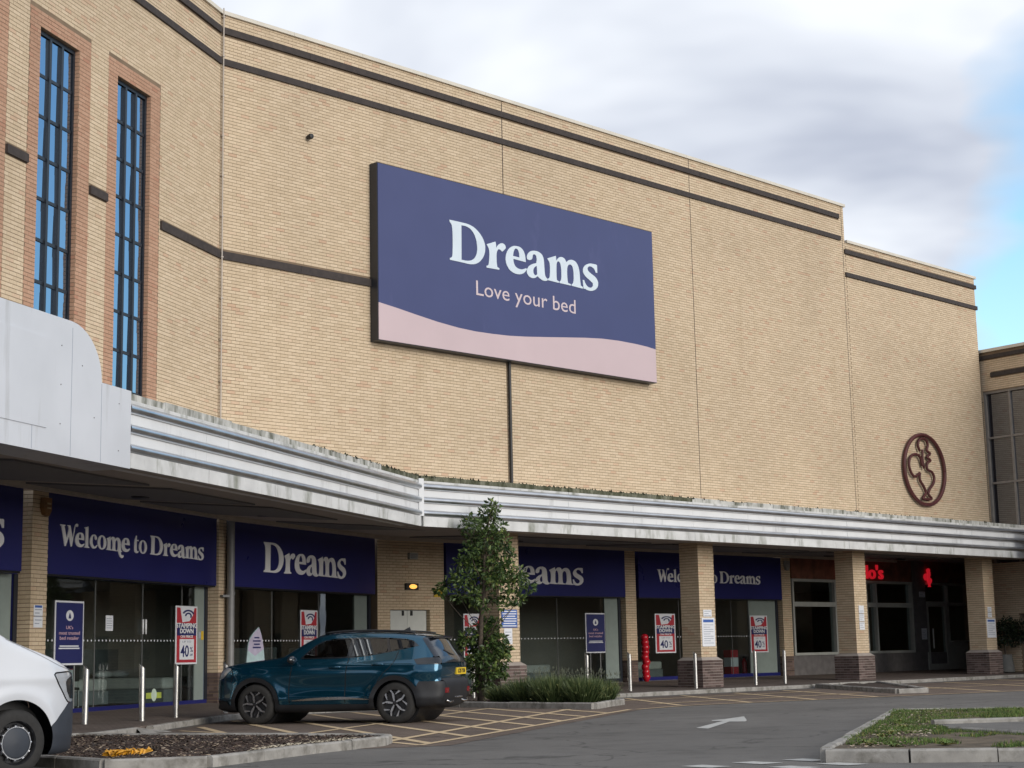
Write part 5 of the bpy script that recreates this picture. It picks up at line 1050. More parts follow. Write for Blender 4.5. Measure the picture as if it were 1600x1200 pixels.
def wheel(root, x, y, r, wdt, sd, spokes, name='wheel'):
    t = MB(); k = wdt / 2
    t.lathe([(r * 0.66, -k), (r * 0.80, -k * 1.04), (r * 0.95, -k * 0.92), (r, -k * 0.6), (r, k * 0.6), (r * 0.95, k * 0.92), (r * 0.80, k * 1.04), (r * 0.66, k)], 'Y', 40, (x, y, r)); w = t.build('wheel', RUBBER, root, smooth=50)
    d = MB(); oy = y + sd * k * 0.98
    d.lathe([(r * 0.665, oy - sd * 0.0), (r * 0.63, oy - sd * 0.02), (r * 0.60, oy - sd * 0.06), (0.02, oy - sd * 0.07)], 'Y', 36, (x, 0, r)); d.build('rim', RIMD, w, smooth=40)
    if spokes == 'steel':
        c = MB(); c.lathe([(r * 0.46, oy - sd * 0.05), (r * 0.45, oy - sd * 0.005), (r * 0.40, oy + sd * 0.004), (0.001, oy + sd * 0.012)], 'Y', 32, (x, 0, r)); c.build('hub_cap', VANG, w, smooth=40)
        c = MB(); c.lathe([(r * 0.50, oy - sd * 0.03), (r * 0.49, oy - sd * 0.002), (r * 0.462, oy - sd * 0.002), (r * 0.46, oy - sd * 0.03)], 'Y', 32, (x, 0, r)); c.build('hub_ring', RIMS, w, smooth=40)
        for q in range(12):
            a = q * math.pi / 6; c = MB(); c.tube([(x + r * 0.5 * math.cos(a), oy - sd * 0.03, r + r * 0.5 * math.sin(a)), (x + r * 0.55 * math.cos(a), oy - sd * 0.02, r + r * 0.55 * math.sin(a))], 0.018, 8); c.build('rim_lug', RIMS, w)
    else:
        for q in range(5):
            a0 = q * 2 * math.pi / 5 + 0.35
            m = MB()
            for s_ in (-1, 1):
                pts = [(0.09, 0.0), (0.10, 0.05), (0.30, 0.09), (0.46, 0.10), (0.62, 0.20), (0.64, 0.14), (0.44, 0.02), (0.30, 0.0)] if s_ > 0 else [(0.40, 0.02), (0.44, 0.03), (0.62, 0.20), (0.63, 0.30), (0.56, 0.28)]
                poly = [(r * a, s_ * r * b * 1.2) for a, b in pts]
                if s_ < 0: poly = poly[::-1]
                rot = [(p * math.cos(a0) - q_ * math.sin(a0), p * math.sin(a0) + q_ * math.cos(a0)) for p, q_ in poly]
                shape_mesh(m, [rot], lambda u_, v_, d_: (x + u_, oy + sd * d_, r + v_), -0.03, -0.004)
            m.build('spoke', RIMS, w)
        c = MB(); c.lathe([(0.036, oy - sd * 0.05), (0.034, oy - sd * 0.0), (0.001, oy + sd * 0.002)], 'Y', 20, (x, 0, r)); c.build('hub_cap', RIMD, w, smooth=40)
    return w

# ---- blue hatchback SUV -------------------------------------------------------------
th = R(28); cx_, cy_ = -3.17, -5.70        # contact of the near front wheel
Xd = np.array((math.sin(th), -math.cos(th))); Yd = np.array((math.cos(th), math.sin(th)))
org = np.array((cx_, cy_)) - Xd * 0.86 + Yd * 0.78
car = thing('parked_car', 'dark teal blue compact SUV parked nose towards the shops', 'car', (org[0], org[1], 0.004), math.atan2(Xd[1], Xd[0]))
CO = [(0.10, 0.24), (0.03, 0.36), (0.0, 0.55), (0.02, 0.72), (0.09, 0.88), (0.20, 0.985), (0.45, 1.04), (0.80, 1.085), (1.15, 1.125), (1.34, 1.16), (1.60, 1.32), (1.85, 1.455), (2.05, 1.52), (2.45, 1.55), (2.95, 1.55), (3.45, 1.525), (3.80, 1.485), (3.97, 1.43), (4.10, 1.24), (4.20, 1.10), (4.25, 1.0), (4.245, 0.85), (4.23, 0.74), (4.29, 0.68), (4.30, 0.55), (4.25, 0.38), (4.08, 0.28), (3.0, 0.22), (1.5, 0.20)]
def car_half(x, z):
    f = min(1.0, max(0.0, x / 0.62)); w = 0.60 + 0.275 * math.sin(f * math.pi / 2) ** 0.8
    b = min(1.0, max(0.0, (4.32 - x) / 0.55)); w = min(w, 0.66 + 0.215 * math.sin(b * math.pi / 2) ** 0.75)
    if z < 0.42: w -= (0.42 - z) * 0.22
    w += 0.018 * math.exp(-((z - 0.86) / 0.10) ** 2) - 0.022 * math.exp(-((z - 0.62) / 0.10) ** 2) * math.exp(-((x - 2.2) / 0.8) ** 2) + 0.012 * math.exp(-((z - 0.44) / 0.06) ** 2)
    zb = 1.0
    if z > zb: w -= (z - zb) * 0.50 + 0.02 * min(1, (z - zb) / 0.05)
    for wx in (0.86, 3.465): w += 0.016 * math.exp(-((math.hypot(x - wx, z - 0.345) - 0.47) / 0.09) ** 2)
    return max(w, 0.25)
C = Car(CO, [(0.86, 0.345), (3.465, 0.345)], 0.385, car_half, car)
DLO = [(1.67, 1.105), (1.90, 1.33), (2.06, 1.415), (2.27, 1.455), (2.61, 1.465), (3.21, 1.455), (3.70, 1.42), (3.86, 1.30), (3.465, 1.225), (2.91, 1.135), (2.50, 1.11)]
dlo = C.poly(smooth_loop(DLO)); tail = C.poly([(3.80, 1.075), (3.98, 1.10), (4.4, 1.10), (4.4, 0.985), (3.88, 0.985)]); head = C.poly([(-0.1, 0.90), (-0.1, 0.72), (0.20, 0.80), (0.42, 0.97), (0.16, 1.0)])
quart = C.poly([(3.88, 1.44), (3.97, 1.44), (4.25, 1.10), (4.13, 1.11)])
ring_ = np.maximum(C.body, C.arch - 0.465); sill = np.maximum(C.body, C.Z - 0.335); bump_r = np.maximum(C.body, C.poly([(3.9, 0.70), (4.5, 0.70), (4.5, 0.1), (3.75, 0.1), (3.80, 0.5)])); bump_f = np.maximum(C.body, C.poly([(-0.2, 0.44), (0.30, 0.40), (0.5, 0.1), (-0.2, 0.1)]))
clad = np.minimum.reduce([ring_, sill, bump_r, bump_f])
paint = np.maximum.reduce([C.body, -clad, -dlo, -tail, -head, -quart])
C.side('body_side', paint, PAINT); C.side('cladding', clad, CLAD, 0.012); 
gl = np.maximum.reduce([dlo, C.body]); pil = np.minimum(np.abs((C.X - 2.60) - 0.12 * (C.Z - 1.2)) - 0.035, np.abs((C.X - 3.30) + 0.35 * (C.Z - 1.3)) - 0.025)
C.side('side_window', np.maximum.reduce([gl + 0.022, -pil, C.X - 2.62]), CARGLASS, -0.006); C.side('side_window', np.maximum.reduce([gl + 0.022, -pil, 2.62 - C.X, C.X - 3.28]), DARKGLASS, -0.006); C.side('quarter_window', np.maximum.reduce([gl + 0.022, -pil, 3.28 - C.X]), DARKGLASS, -0.006)
C.side('window_trim', np.maximum(gl, -np.maximum(gl + 0.022, -pil)), ROOFB, 0.002); C.side('tail_lamp', np.maximum(tail, C.body), LAMPD, 0.010); C.side('headlamp', np.maximum(head, C.body), LAMPG, 0.004); C.side('rear_pillar_trim', np.maximum(quart, C.body), ROOFB, 0.003)
o = C.out; idx = lambda x, z: int(np.argmin(((o - np.array((x, z))) ** 2).sum(1)))
C.strip('front_bumper', cut_path(o, idx(0.10, 0.24), idx(0.02, 0.72)), CLAD, 0.06); C.strip('bonnet', cut_path(o, idx(0.02, 0.72), idx(1.34, 1.16)), PAINT, 0.035); C.strip('windscreen', cut_path(o, idx(1.34, 1.16), idx(2.05, 1.52)), CARGLASS, 0.06)
C.strip('roof', cut_path(o, idx(2.05, 1.52), idx(3.80, 1.485)), ROOFB, 0.035); C.strip('spoiler', cut_path(o, idx(3.80, 1.485), idx(3.97, 1.43)), ROOFB, 0.04); C.strip('rear_window', cut_path(o, idx(3.97, 1.43), idx(4.20, 1.10)), DARKGLASS, 0.05); C.strip('lamp_bar', cut_path(o, idx(4.20, 1.10), idx(4.25, 1.0)), LAMPD, 0.055)
C.strip('tailgate', cut_path(o, idx(4.25, 1.0), idx(4.23, 0.74)), PAINT, 0.05); C.strip('rear_bumper', cut_path(o, idx(4.23, 0.74), idx(4.08, 0.28)), CLAD, 0.05); C.strip('underside', cut_path(o, idx(4.08, 0.28), idx(0.10, 0.24)), BLACK, 0.0)
for wx in (0.86, 3.465):
    for sd in (-1, 1): wheel(car, wx, sd * 0.775, 0.345, 0.215, sd, 'alloy')
    m = MB(); m.tube([(wx, -0.66, 0.345), (wx, 0.66, 0.345)], 0.384, 28, True); m.build('wheel_well', BLACK, car)
# spoiler lip, aerial, rails, mirrors, handles, seams
m = MB(); m.add([(3.78, -0.56, 1.495), (3.78, 0.56, 1.495), (4.06, 0.52, 1.455), (4.06, -0.52, 1.455), (3.80, -0.56, 1.45), (3.80, 0.56, 1.45), (4.05, 0.51, 1.43), (4.05, -0.51, 1.43)], [(0, 1, 2, 3), (7, 6, 5, 4), (3, 2, 6, 7), (0, 3, 7, 4), (2, 1, 5, 6)]); m.build('spoiler_lip', ROOFB, car)
m = MB(); m.add([(3.28, -0.035, 1.555), (3.28, 0.035, 1.555), (3.46, 0.03, 1.545), (3.46, -0.03, 1.545), (3.43, -0.008, 1.635), (3.43, 0.008, 1.635)], [(0, 1, 5, 4), (0, 4, 3), (1, 2, 5), (3, 4, 5, 2)]); m.build('aerial', CLAD, car)
for sd in (-1, 1):
    m = MB(); pts = [(x, sd * (C.w(x, z) + 0.0), z + 0.03) for x, z in [(q[0], q[1]) for q in o if 2.0 < q[0] < 3.75 and q[1] > 1.4]]; m.tube(pts, 0.018, 8); m.build('roof_rail', CLAD, car, smooth=True)
    m = MB(); m.lathe([(0.001, -0.12), (0.06, -0.10), (0.085, 0.0), (0.075, 0.09), (0.001, 0.12)], 'Y', 12); mr = m.build('mirror', ROOFB, car, smooth=True); mr.location = (1.60, sd * 0.96, 1.10); mr.scale = (0.8, 1.0, 0.85)
    m = MB(); m.tube([(1.62, sd * 0.86, 1.09), (1.60, sd * 0.96, 1.06)], 0.03, 8); m.build('mirror_arm', CLAD, car)
    for hx, hz in ((2.38, 0.955), (3.17, 0.99)):
        m = MB(); wv = C.w(hx, hz); m.tube([(hx - 0.11, sd * (wv + 0.005), hz), (hx - 0.07, sd * (wv + 0.035), hz + 0.005), (hx + 0.07, sd * (wv + 0.035), hz + 0.01), (hx + 0.11, sd * (wv + 0.005), hz + 0.01)], 0.017, 8); m.build('door_handle', PAINT, car, smooth=True)
    for path in ([(1.58, 1.09), (1.55, 0.9), (1.50, 0.6), (1.52, 0.36)], [(2.60, 1.11), (2.58, 0.9), (2.55, 0.6), (2.55, 0.36)], [(3.50, 1.22), (3.42, 1.0), (3.22, 0.80), (3.10, 0.6), (3.02, 0.36)], [(0.25, 0.99), (0.42, 0.92), (0.40, 0.74)]):
        pp = spline(path, 6, False); m = MB(); vs = []
        for x, z in pp:
            for dx in (-0.007, 0.007): vs.append((x + dx, sd * (C.w(x + dx, z) + 0.0015), z))
        m.add(vs, [(2 * i, 2 * i + 1, 2 * i + 3, 2 * i + 2) for i in range(len(pp) - 1)]); m.build('panel_gap', BLACK, car)
    pp = spline([(1.55, 0.40), (2.0, 0.425), (2.55, 0.435), (3.0, 0.41)], 6, False); m = MB(); vs = []
    for i, (x, z) in enumerate(pp):
        t_ = 0.02 * math.sin(math.pi * i / (len(pp) - 1)) + 0.003; vs += [(x, sd * (C.w(x, z - t_) + 0.006), z - t_), (x, sd * (C.w(x, z + t_) + 0.006), z + t_)]
    m.add(vs, [(2 * i, 2 * i + 1, 2 * i + 3, 2 * i + 2) for i in range(len(pp) - 1)]); m.build('door_reflection_strip', RIMS, car)  # silver strip standing in for the reflection along the lower doors
    m = MB(); m.box((4.20, sd * 0.56 - 0.08, 0.50), (4.322, sd * 0.56 + 0.05, 0.585)); m.build('reflector', LAMPR, car)
    m = MB(); m.tube([(4.20, sd * 0.20, 0.42), (4.31, sd * 0.28, 0.35), (4.315, sd * 0.45, 0.34), (4.29, sd * 0.55, 0.37)], 0.016, 8); m.build('exhaust_trim', RIMS, car, smooth=True)
m = MB(); m.tube([(4.315, -0.20, 0.42), (4.33, 0.0, 0.42), (4.315, 0.20, 0.42)], 0.014, 8); m.build('exhaust_trim', RIMS, car)
pl = MB(); pl.box((4.285, -0.06, 0.80), (4.312, 0.46, 0.915)); plate = pl.build('number_plate', PLATE, car)
txm = text_mesh('LC25 YTM', 0.095, 0.002, BLACK, plate, Matrix([[0, 0, 1, 4.3145], [1, 0, 0, 0.20], [0, 1, 0, 0.858], [0, 0, 0, 1]]), xs=0.9, bold=0.002)
m = MB(); m.tube([(4.235, 0.02, 1.13), (4.22, -0.14, 1.16), (4.16, -0.30, 1.22)], 0.014, 6); m.build('rear_wiper', CLAD, car)
# seats and dashboard seen through the glass
for sx, sy in ((2.05, -0.36), (2.05, 0.36), (2.95, -0.38), (2.95, 0.38)):
    m = MB(); m.box((sx - 0.05, sy - 0.22, 0.62), (sx + 0.16, sy + 0.22, 1.16)); m.box((sx, sy - 0.12, 1.18), (sx + 0.10, sy + 0.12, 1.36)); m.box((sx - 0.48, sy - 0.23, 0.48), (sx - 0.051, sy + 0.23, 0.64)); s_ = m.build('seat', CLAD, car); bv = s_.modifiers.new('bevel', 'BEVEL'); bv.width = 0.04; bv.segments = 2
m = MB(); m.box((1.30, -0.66, 0.6), (1.62, 0.66, 1.06)); m.build('dashboard', CLAD, car)
m = MB(); m.lathe([(0.17, -0.015), (0.185, 0.0), (0.17, 0.015), (0.155, 0.0)], 'X', 20, (0, 0, 0), close=True); sw_ = m.build('steering_wheel', BLACK, car, smooth=True); sw_.location = (1.72, 0.36, 1.02); sw_.rotation_euler = (0, R(-20), 0)

# ---- white van ------------------------------------------------------------------------
hd = np.array((1.0, 0.02)); hd /= np.linalg.norm(hd); Xv = -hd; Yv = np.array((-Xv[1], Xv[0]))
org = np.array((-12.33, -13.80)) - Xv * 0.933 - Yv * 0.86
van = thing('white_van', 'white panel van nosing in from the left edge of the picture', 'van', (org[0], org[1], 0.0), math.atan2(Xv[1], Xv[0]))
VO = [(0.10, 0.20), (0.03, 0.32), (0.0, 0.52), (0.01, 0.74), (0.05, 0.92), (0.15, 1.06), (0.34, 1.15), (0.60, 1.24), (0.86, 1.335), (1.08, 1.44), (1.40, 1.68), (1.72, 1.87), (2.0, 1.94), (2.6, 1.965), (3.8, 1.965), (4.85, 1.95), (5.02, 1.85), (5.06, 1.2), (5.08, 0.5), (5.0, 0.30), (3.0, 0.24), (1.6, 0.22)]
def van_half(x, z):
    f = min(1.0, max(0.0, x / 0.70)); w = 0.46 + 0.49 * math.sin(f * math.pi / 2) ** 0.66
    b = min(1.0, max(0.0, (5.1 - x) / 0.2)); w = min(w, 0.86 + 0.09 * math.sin(b * math.pi / 2))
    if z > 1.05: w -= (z - 1.05) * 0.13
    if z < 0.4: w -= (0.4 - z) * 0.18
    w += 0.012 * math.exp(-((z - 0.98) / 0.05) ** 2) + 0.018 * math.exp(-((math.hypot(x - 0.933, z - 0.34) - 0.50) / 0.07) ** 2)
    return w
Vn = Car(VO, [(0.933, 0.34), (4.03, 0.34)], 0.435, van_half, van)
vh = Vn.poly(spline([(-0.1, 1.02), (0.10, 1.055), (0.40, 1.05), (0.50, 1.02), (0.36, 0.84), (0.25, 0.73), (0.12, 0.715), (-0.1, 0.74)], 3)); vb_ = Vn.poly([(-0.2, 0.735), (0.16, 0.735), (0.235, 0.715), (0.52, 0.50), (0.56, 0.1), (-0.2, 0.1)])
vdl = Vn.poly(spline([(1.30, 1.22), (1.66, 1.62), (1.85, 1.76), (2.55, 1.78), (2.6, 1.20), (1.9, 1.16)], 3)); vsill = np.maximum(Vn.body, Vn.Z - 0.36); vbump = np.minimum(np.maximum(Vn.body, vb_), vsill)
Vn.side('body_side', np.maximum.reduce([Vn.body, -vbump, -vh, -vdl]), VANW); Vn.side('bumper_side', vbump, VANG, 0.006); Vn.side('headlamp', np.maximum(vh + 0.016, Vn.body), LAMPG, 0.004); Vn.side('headlamp_surround', np.maximum.reduce([vh, -(vh + 0.016), Vn.body]), LAMPD, 0.005); Vn.side('side_window', np.maximum(vdl, Vn.body), DARKGLASS, -0.004)
Vn.side('headlamp_unit', np.maximum.reduce([Vn.poly([(-0.05, 1.0), (0.20, 1.0), (0.30, 0.96), (0.26, 0.84), (0.19, 0.765), (-0.05, 0.765)]), vh + 0.03, Vn.body]), LAMPD, 0.009)
o = Vn.out; idx = lambda x, z: int(np.argmin(((o - np.array((x, z))) ** 2).sum(1)))
Vn.strip('front_bumper', cut_path(o, idx(0.10, 0.20), idx(0.01, 0.74)), VANG, 0.05); Vn.strip('grille', cut_path(o, idx(0.01, 0.74), idx(0.15, 1.06)), CLAD, 0.04); Vn.strip('bonnet', cut_path(o, idx(0.15, 1.06), idx(1.08, 1.46)), VANW, 0.03); Vn.strip('windscreen', cut_path(o, idx(1.08, 1.46), idx(1.90, 1.92)), DARKGLASS, 0.06); Vn.strip('roof', cut_path(o, idx(1.90, 1.92), idx(4.85, 1.95)), VANW, 0.03); Vn.strip('rear', cut_path(o, idx(4.85, 1.95), idx(5.0, 0.30)), VANW, 0.02); Vn.strip('underside', cut_path(o, idx(5.0, 0.30), idx(0.10, 0.20)), BLACK, 0.0)
for wx in (0.933, 4.03):
    for sd in (-1, 1): wheel(van, wx, sd * 0.845, 0.34, 0.215, sd, 'steel')
    m = MB(); m.tube([(wx, -0.72, 0.345), (wx, 0.72, 0.345)], 0.434, 28, True); m.build('wheel_well', BLACK, van)
for sd in (-1, 1):
    m = MB(); m.lathe([(0.001, -0.13), (0.07, -0.11), (0.10, 0.0), (0.09, 0.10), (0.001, 0.14)], 'Z', 12); mr = m.build('mirror', CLAD, van, smooth=True); mr.location = (1.45, sd * 1.06, 1.36); mr.scale = (0.8, 1.0, 1.4)
    pp = spline([(0.14, 1.07), (0.35, 1.10), (0.52, 1.16), (0.80, 1.29), (1.05, 1.40)], 6, False); m = MB(); vs = []
    for x, z in pp:
        for dz_ in (-0.004, 0.004): vs.append((x, sd * (Vn.w(x, z + dz_) + 0.0015), z + dz_))
    m.add(vs, [(2 * i, 2 * i + 1, 2 * i + 3, 2 * i + 2) for i in range(len(pp) - 1)]); m.build('panel_gap', GREYM, van)
# ================================================================== PLANTING BEDS
def bed_sheet(name, poly, z, material, label, bumpy=0.03, step=0.35):
    P = np.array(poly); xs = np.arange(P[:, 0].min(), P[:, 0].max() + step, step); ys = np.arange(P[:, 1].min(), P[:, 1].max() + step, step); X, Y = np.meshgrid(xs, ys)
    phi = sdf_poly(P, X, Y) + 0.03; V, F = march(phi, xs, ys); m = MB(); m.add([(x, y, z + random.uniform(-bumpy, bumpy)) for x, y in V], F); o = m.build(name, material, kind='structure', smooth=True); o['label'] = label; return o
def scatter(poly, n, cond=None):
    P = np.array(poly); lo, hi = P.min(0), P.max(0); out = []
    while len(out) < n:
        p = (random.uniform(lo[0], hi[0]), random.uniform(lo[1], hi[1]))
        if inside(p, poly) and (cond is None or cond(*p)): out.append(p)
    return out
def chips(name, pts, z, smin, smax, mats, parent, kind='stuff'):
    m = MB()
    for (x, y) in pts:
        l = random.uniform(smin, smax); w = l * random.uniform(0.3, 0.7); a = random.uniform(0, 6.28); t = random.uniform(-0.6, 0.6); zc = z + random.uniform(0.0, 0.03)
        c, s = math.cos(a), math.sin(a); hgt = l * 0.22
        q = [(-l, -w, -t * l * 0.5), (l, -w * 0.7, t * l * 0.5), (l * 0.8, w, t * l * 0.5 + hgt), (-l * 0.9, w * 0.8, -t * l * 0.5 + hgt), (0, 0, hgt * 1.6)]
        m.add([(x + (p * c - r * s) / 2, y + (p * s + r * c) / 2, zc + h / 2) for p, r, h in q], [(0, 1, 4), (1, 2, 4), (2, 3, 4), (3, 0, 4)], random.choices(range(len(mats)), weights=[5, 4, 1.2][:len(mats)])[0])
    return m.build(name, mats, parent, kind=kind)
LBED = [(-7.95, -7.75), (-7.15, -9.9), (-6.2, -12.1), (-6.25, -12.7), (-6.75, -13.15), (-8.25, -13.6), (-9.4, -14.1), (-10.4, -14.5), (-11.3, -13.9), (-11.25, -12.0), (-11.0, -10.0), (-9.6, -8.6)]
lbed = bed_sheet('planting_bed', LBED, 0.075, SOIL, 'bark mulched bed with concrete kerbs in the left foreground')
kerb_run(lbed, LBED, True, L=0.92)
chips('bark_mulch', scatter(LBED, 14000), 0.075, 0.015, 0.06, BARKM, lbed)
fl = [(-6.9, -13.0), (-8.2, -13.35), (-9.4, -13.85), (-9.2, -13.6), (-8.1, -13.1), (-7.0, -12.75)]
chips('pale_gravel', scatter(fl, 420), 0.085, 0.02, 0.055, [mat('cream_chip', (0.50, 0.44, 0.33), 0.9, var=0.2)], lbed)
ys = MB()
for k in range(46):
    a = random.uniform(0, 6.28); r = random.uniform(0.0, 0.30) ; x, y = -10.55 + r * math.cos(a) * 1.0, -13.1 + r * math.sin(a) * 0.55; l = random.uniform(0.05, 0.13); q = random.uniform(0, 6.28)
    ys.add([(x, y, 0.10), (x + l * math.cos(q), y + l * math.sin(q), 0.10 + random.uniform(0, 0.06)), (x + l * math.cos(q + 0.8), y + l * math.sin(q + 0.8), 0.12 + random.uniform(0, 0.06)), (x + l * 0.5 * math.cos(q + 0.4), y + l * 0.5 * math.sin(q + 0.4), 0.16)], [(0, 1, 3), (1, 2, 3), (2, 0, 3)])
tag(ys.build('plastic_sheet', mat('orange_plastic', (0.62, 0.30, 0.02), 0.45, var=0.2)), 'crumpled orange yellow plastic lying on the bark mulch', 'litter')
PBED = [(4.4, -2.2), (4.25, -4.6), (4.2, -7.0), (6.5, -5.75), (7.4, -4.0), (8.0, -2.2)]
pbed = bed_sheet('planting_bed', PBED, 0.08, SOIL, 'kerbed bed at the foot of the tree and lavender'); kerb_run(pbed, PBED[:5] + [PBED[5]], False, h=0.13); chips('bark_mulch', scatter(PBED, 1800), 0.08, 0.03, 0.09, BARKM, pbed)
MBED = [(18.9, -2.3), (14.2, -7.8), (15.0, -8.1), (22.0, -2.3)]
mbed = bed_sheet('planting_bed', MBED, 0.07, SOIL, 'narrow kerbed soil bed in front of the restaurant pillars'); kerb_run(mbed, MBED, True)
ISL = [(2.7, -14.86), (13.0, -25.8), (4.0, -35.0), (-6.36, -20.67), (-6.71, -19.92), (-6.45, -19.75)]
isl = bed_sheet('grass_island', ISL, 0.10, mat('island_soil', (0.105, 0.080, 0.052), 1.0, var=0.45, scale=5, bump=0.8, bscale=35), 'kerbed grass island in the right foreground', 0.02, 0.4); kerb_run(isl, ISL, True, h=0.13, L=0.85)
PATH = [(-1.75, -18.25), (-2.4, -18.85), (-3.0, -20.1), (-3.3, -21.2), (2, -29.5), (8.5, -28.0), (-0.69, -18.95)]
pth = MB(); pth.prism(PATH, 0.0, 0.135); pt = pth.build('path', ASPHALT, kind='structure'); pt['label'] = 'narrow tarmac path cutting into the grass island'; kerb_run(pt, [(-1.75, -18.2), (-0.69, -18.9), (4.0, -23.6)], False, w=0.11, h=0.19); kerb_run(pt, [(-2.45, -18.85), (-3.05, -20.1), (-3.4, -21.3)], False, w=0.05, h=0.15)
GRASSM = [mat('grass_green', (0.095, 0.155, 0.030), 0.8, var=0.4, scale=3), mat('grass_yellow', (0.20, 0.19, 0.06), 0.8, var=0.35, scale=3), mat('grass_dark', (0.035, 0.07, 0.016), 0.8, var=0.4, scale=3)]
gr = MB()
from mathutils import noise as mnoise
cnt = 0
while cnt < 34000:
    x, y = random.uniform(-6.6, 6), random.uniform(-25, -15)
    if not inside((x, y), ISL) or inside((x, y), PATH): continue
    nv = mnoise.noise(Vector((x * 0.9, y * 0.9, 0))) + 0.5 * mnoise.noise(Vector((x * 3, y * 3, 4)))
    dt = math.hypot(x + 6.5, y + 20.0)
    if nv < -0.14 + max(0, 2.6 - dt) * 0.35 or (x + 6.5) * 0.82 + (y + 20.0) * 0.57 < 0.3: cnt += 0.25; continue
    # only within sight of the camera
    d = np.array((x, y, 0.1)) - np.array(CAM_POS); q = CR @ d
    if q[0] / -q[2] * FOC > 860: cnt += 0.02; continue
    h = random.uniform(0.015, 0.045) * (1.0 + max(0, nv)); a = random.uniform(0, 6.28); w = random.uniform(0.004, 0.009); lx, ly = random.uniform(-0.03, 0.03), random.uniform(-0.03, 0.03)
    gr.add([(x - w * math.cos(a), y - w * math.sin(a), 0.095), (x + w * math.cos(a), y + w * math.sin(a), 0.095), (x + lx, y + ly, 0.10 + h)], [(0, 1, 2)], random.choices((0, 1, 2), weights=(5, 1.6 if nv < 0.35 else 0.6, 2.2))[0]); cnt += 1
gr.build('grass', GRASSM, isl, kind='stuff')
chips('gravel', scatter([(2.4, -15.2), (-6.3, -19.9), (-5.6, -20.3), (3.0, -15.8)], 1600), 0.10, 0.015, 0.05, [BARKM[1], BARKM[2], mat('cream_chip', (0.5, 0.44, 0.33))], isl)
wd = MB()
for (wx, wy) in [(-5.6, -19.7), (-5.1, -19.6), (-4.5, -19.2), (-5.9, -20.2), (-3.7, -18.8), (-2.6, -18.3), (-5.2, -20.4), (-1.2, -17.4)]:
    for k in range(34):
        a = random.uniform(0, 6.28); l = random.uniform(0.05, 0.14); h = random.uniform(0.01, 0.07); w = 0.018
        wd.add([(wx, wy, 0.10), (wx + l * 0.6 * math.cos(a - 0.25), wy + l * 0.6 * math.sin(a - 0.25), 0.10 + h), (wx + l * math.cos(a), wy + l * math.sin(a), 0.10 + h * 0.8), (wx + l * 0.6 * math.cos(a + 0.25), wy + l * 0.6 * math.sin(a + 0.25), 0.10 + h)], [(0, 1, 2, 3)], k % 2)
wd.build('weeds', [GRASSM[1], GRASSM[0]], isl, kind='stuff')

# ================================================================== TREE
LEAFM = []
def leaf_mat(name, c1, c2):
    m = bpy.data.materials.new(name); m.use_nodes = True; t = m.node_tree; t.nodes.clear(); o = N('ShaderNodeOutputMaterial', t); b = N('ShaderNodeBsdfPrincipled', t); tr = N('ShaderNodeBsdfTranslucent', t); mx = N('ShaderNodeMixShader', t); mx.inputs[0].default_value = 0.25
    at = N('ShaderNodeAttribute', t); at.attribute_name = 'rnd'; col = ramp(at.outputs['Fac'], [(0.0, tuple(x * 0.7 for x in c1)), (0.3, c1), (0.85, c2), (1.0, (c2[0] * 1.9, c2[1] * 1.5, c2[2] * 1.3))], t); LK(col, b.inputs['Base Color'], t); LK(col, tr.inputs[0], t); b.inputs['Roughness'].default_value = 0.45
    LK(b.outputs[0], mx.inputs[1], t); LK(tr.outputs[0], mx.inputs[2], t); LK(mx.outputs[0], o.inputs[0], t); MATS[name] = m; return m
LEAF = leaf_mat('tree_leaf', (0.034, 0.068, 0.018), (0.13, 0.20, 0.058)); LAV = leaf_mat('lavender_leaf', (0.055, 0.088, 0.030), (0.17, 0.22, 0.095)); DARKL = leaf_mat('dark_leaf', (0.012, 0.022, 0.010), (0.03, 0.05, 0.02))
BARKT = mat('tree_bark', (0.085, 0.066, 0.05), 0.95, var=0.35, scale=14, bump=0.6, bscale=40)
def leaf_cloud(name, pts, parent, material, size, droop=0.4, aspect=0.5):
    """pts: (x, y, z, outward vector); every leaf a small folded blade"""
    V = []; F = []; RN = []
    for (p, ov) in pts:
        l = size * random.uniform(0.55, 1.4); d = Vector(ov) + Vector((random.gauss(0, .55), random.gauss(0, .55), random.gauss(-droop, .45))); d.normalize()
        s = d.cross(Vector((random.gauss(0, 1), random.gauss(0, 1), random.gauss(0.8, 1)))); s.normalize(); nrm = d.cross(s); w = l * aspect * 0.5; p = Vector(p); b = len(V)
        V += [tuple(p), tuple(p + d * l * 0.5 + s * w - nrm * w * 0.35), tuple(p + d * l), tuple(p + d * l * 0.5 - s * w - nrm * w * 0.35), ]
        F += [(b, b + 1, b + 2), (b, b + 2, b + 3)]; r = random.random(); RN += [r, r]
    me = bpy.data.meshes.new(name); me.from_pydata(V, [], F); me.materials.append(material); at = me.attributes.new('rnd', 'FLOAT', 'FACE'); at.data.foreach_set('value', RN); me.update(); return link(name, me, parent)
sc = 69.8; TB = np.array((5.34, -2.6, 0.08)); rh = np.array((0.703, -0.711, 0)); fh = np.array((0.711, 0.703, 0))
tree = thing('street_tree', 'slender young green tree in the kerbed bed in front of the shops', 'tree', tuple(TB))
def tp(cx, cy, dep=0.0):   # crop pixel of the photograph study to metres about the trunk
    u = (cx - 316) / 3.43 / sc; z = (1125 - cy) / 3.43 / sc; return rh * u + fh * dep + np.array((0, 0, z))
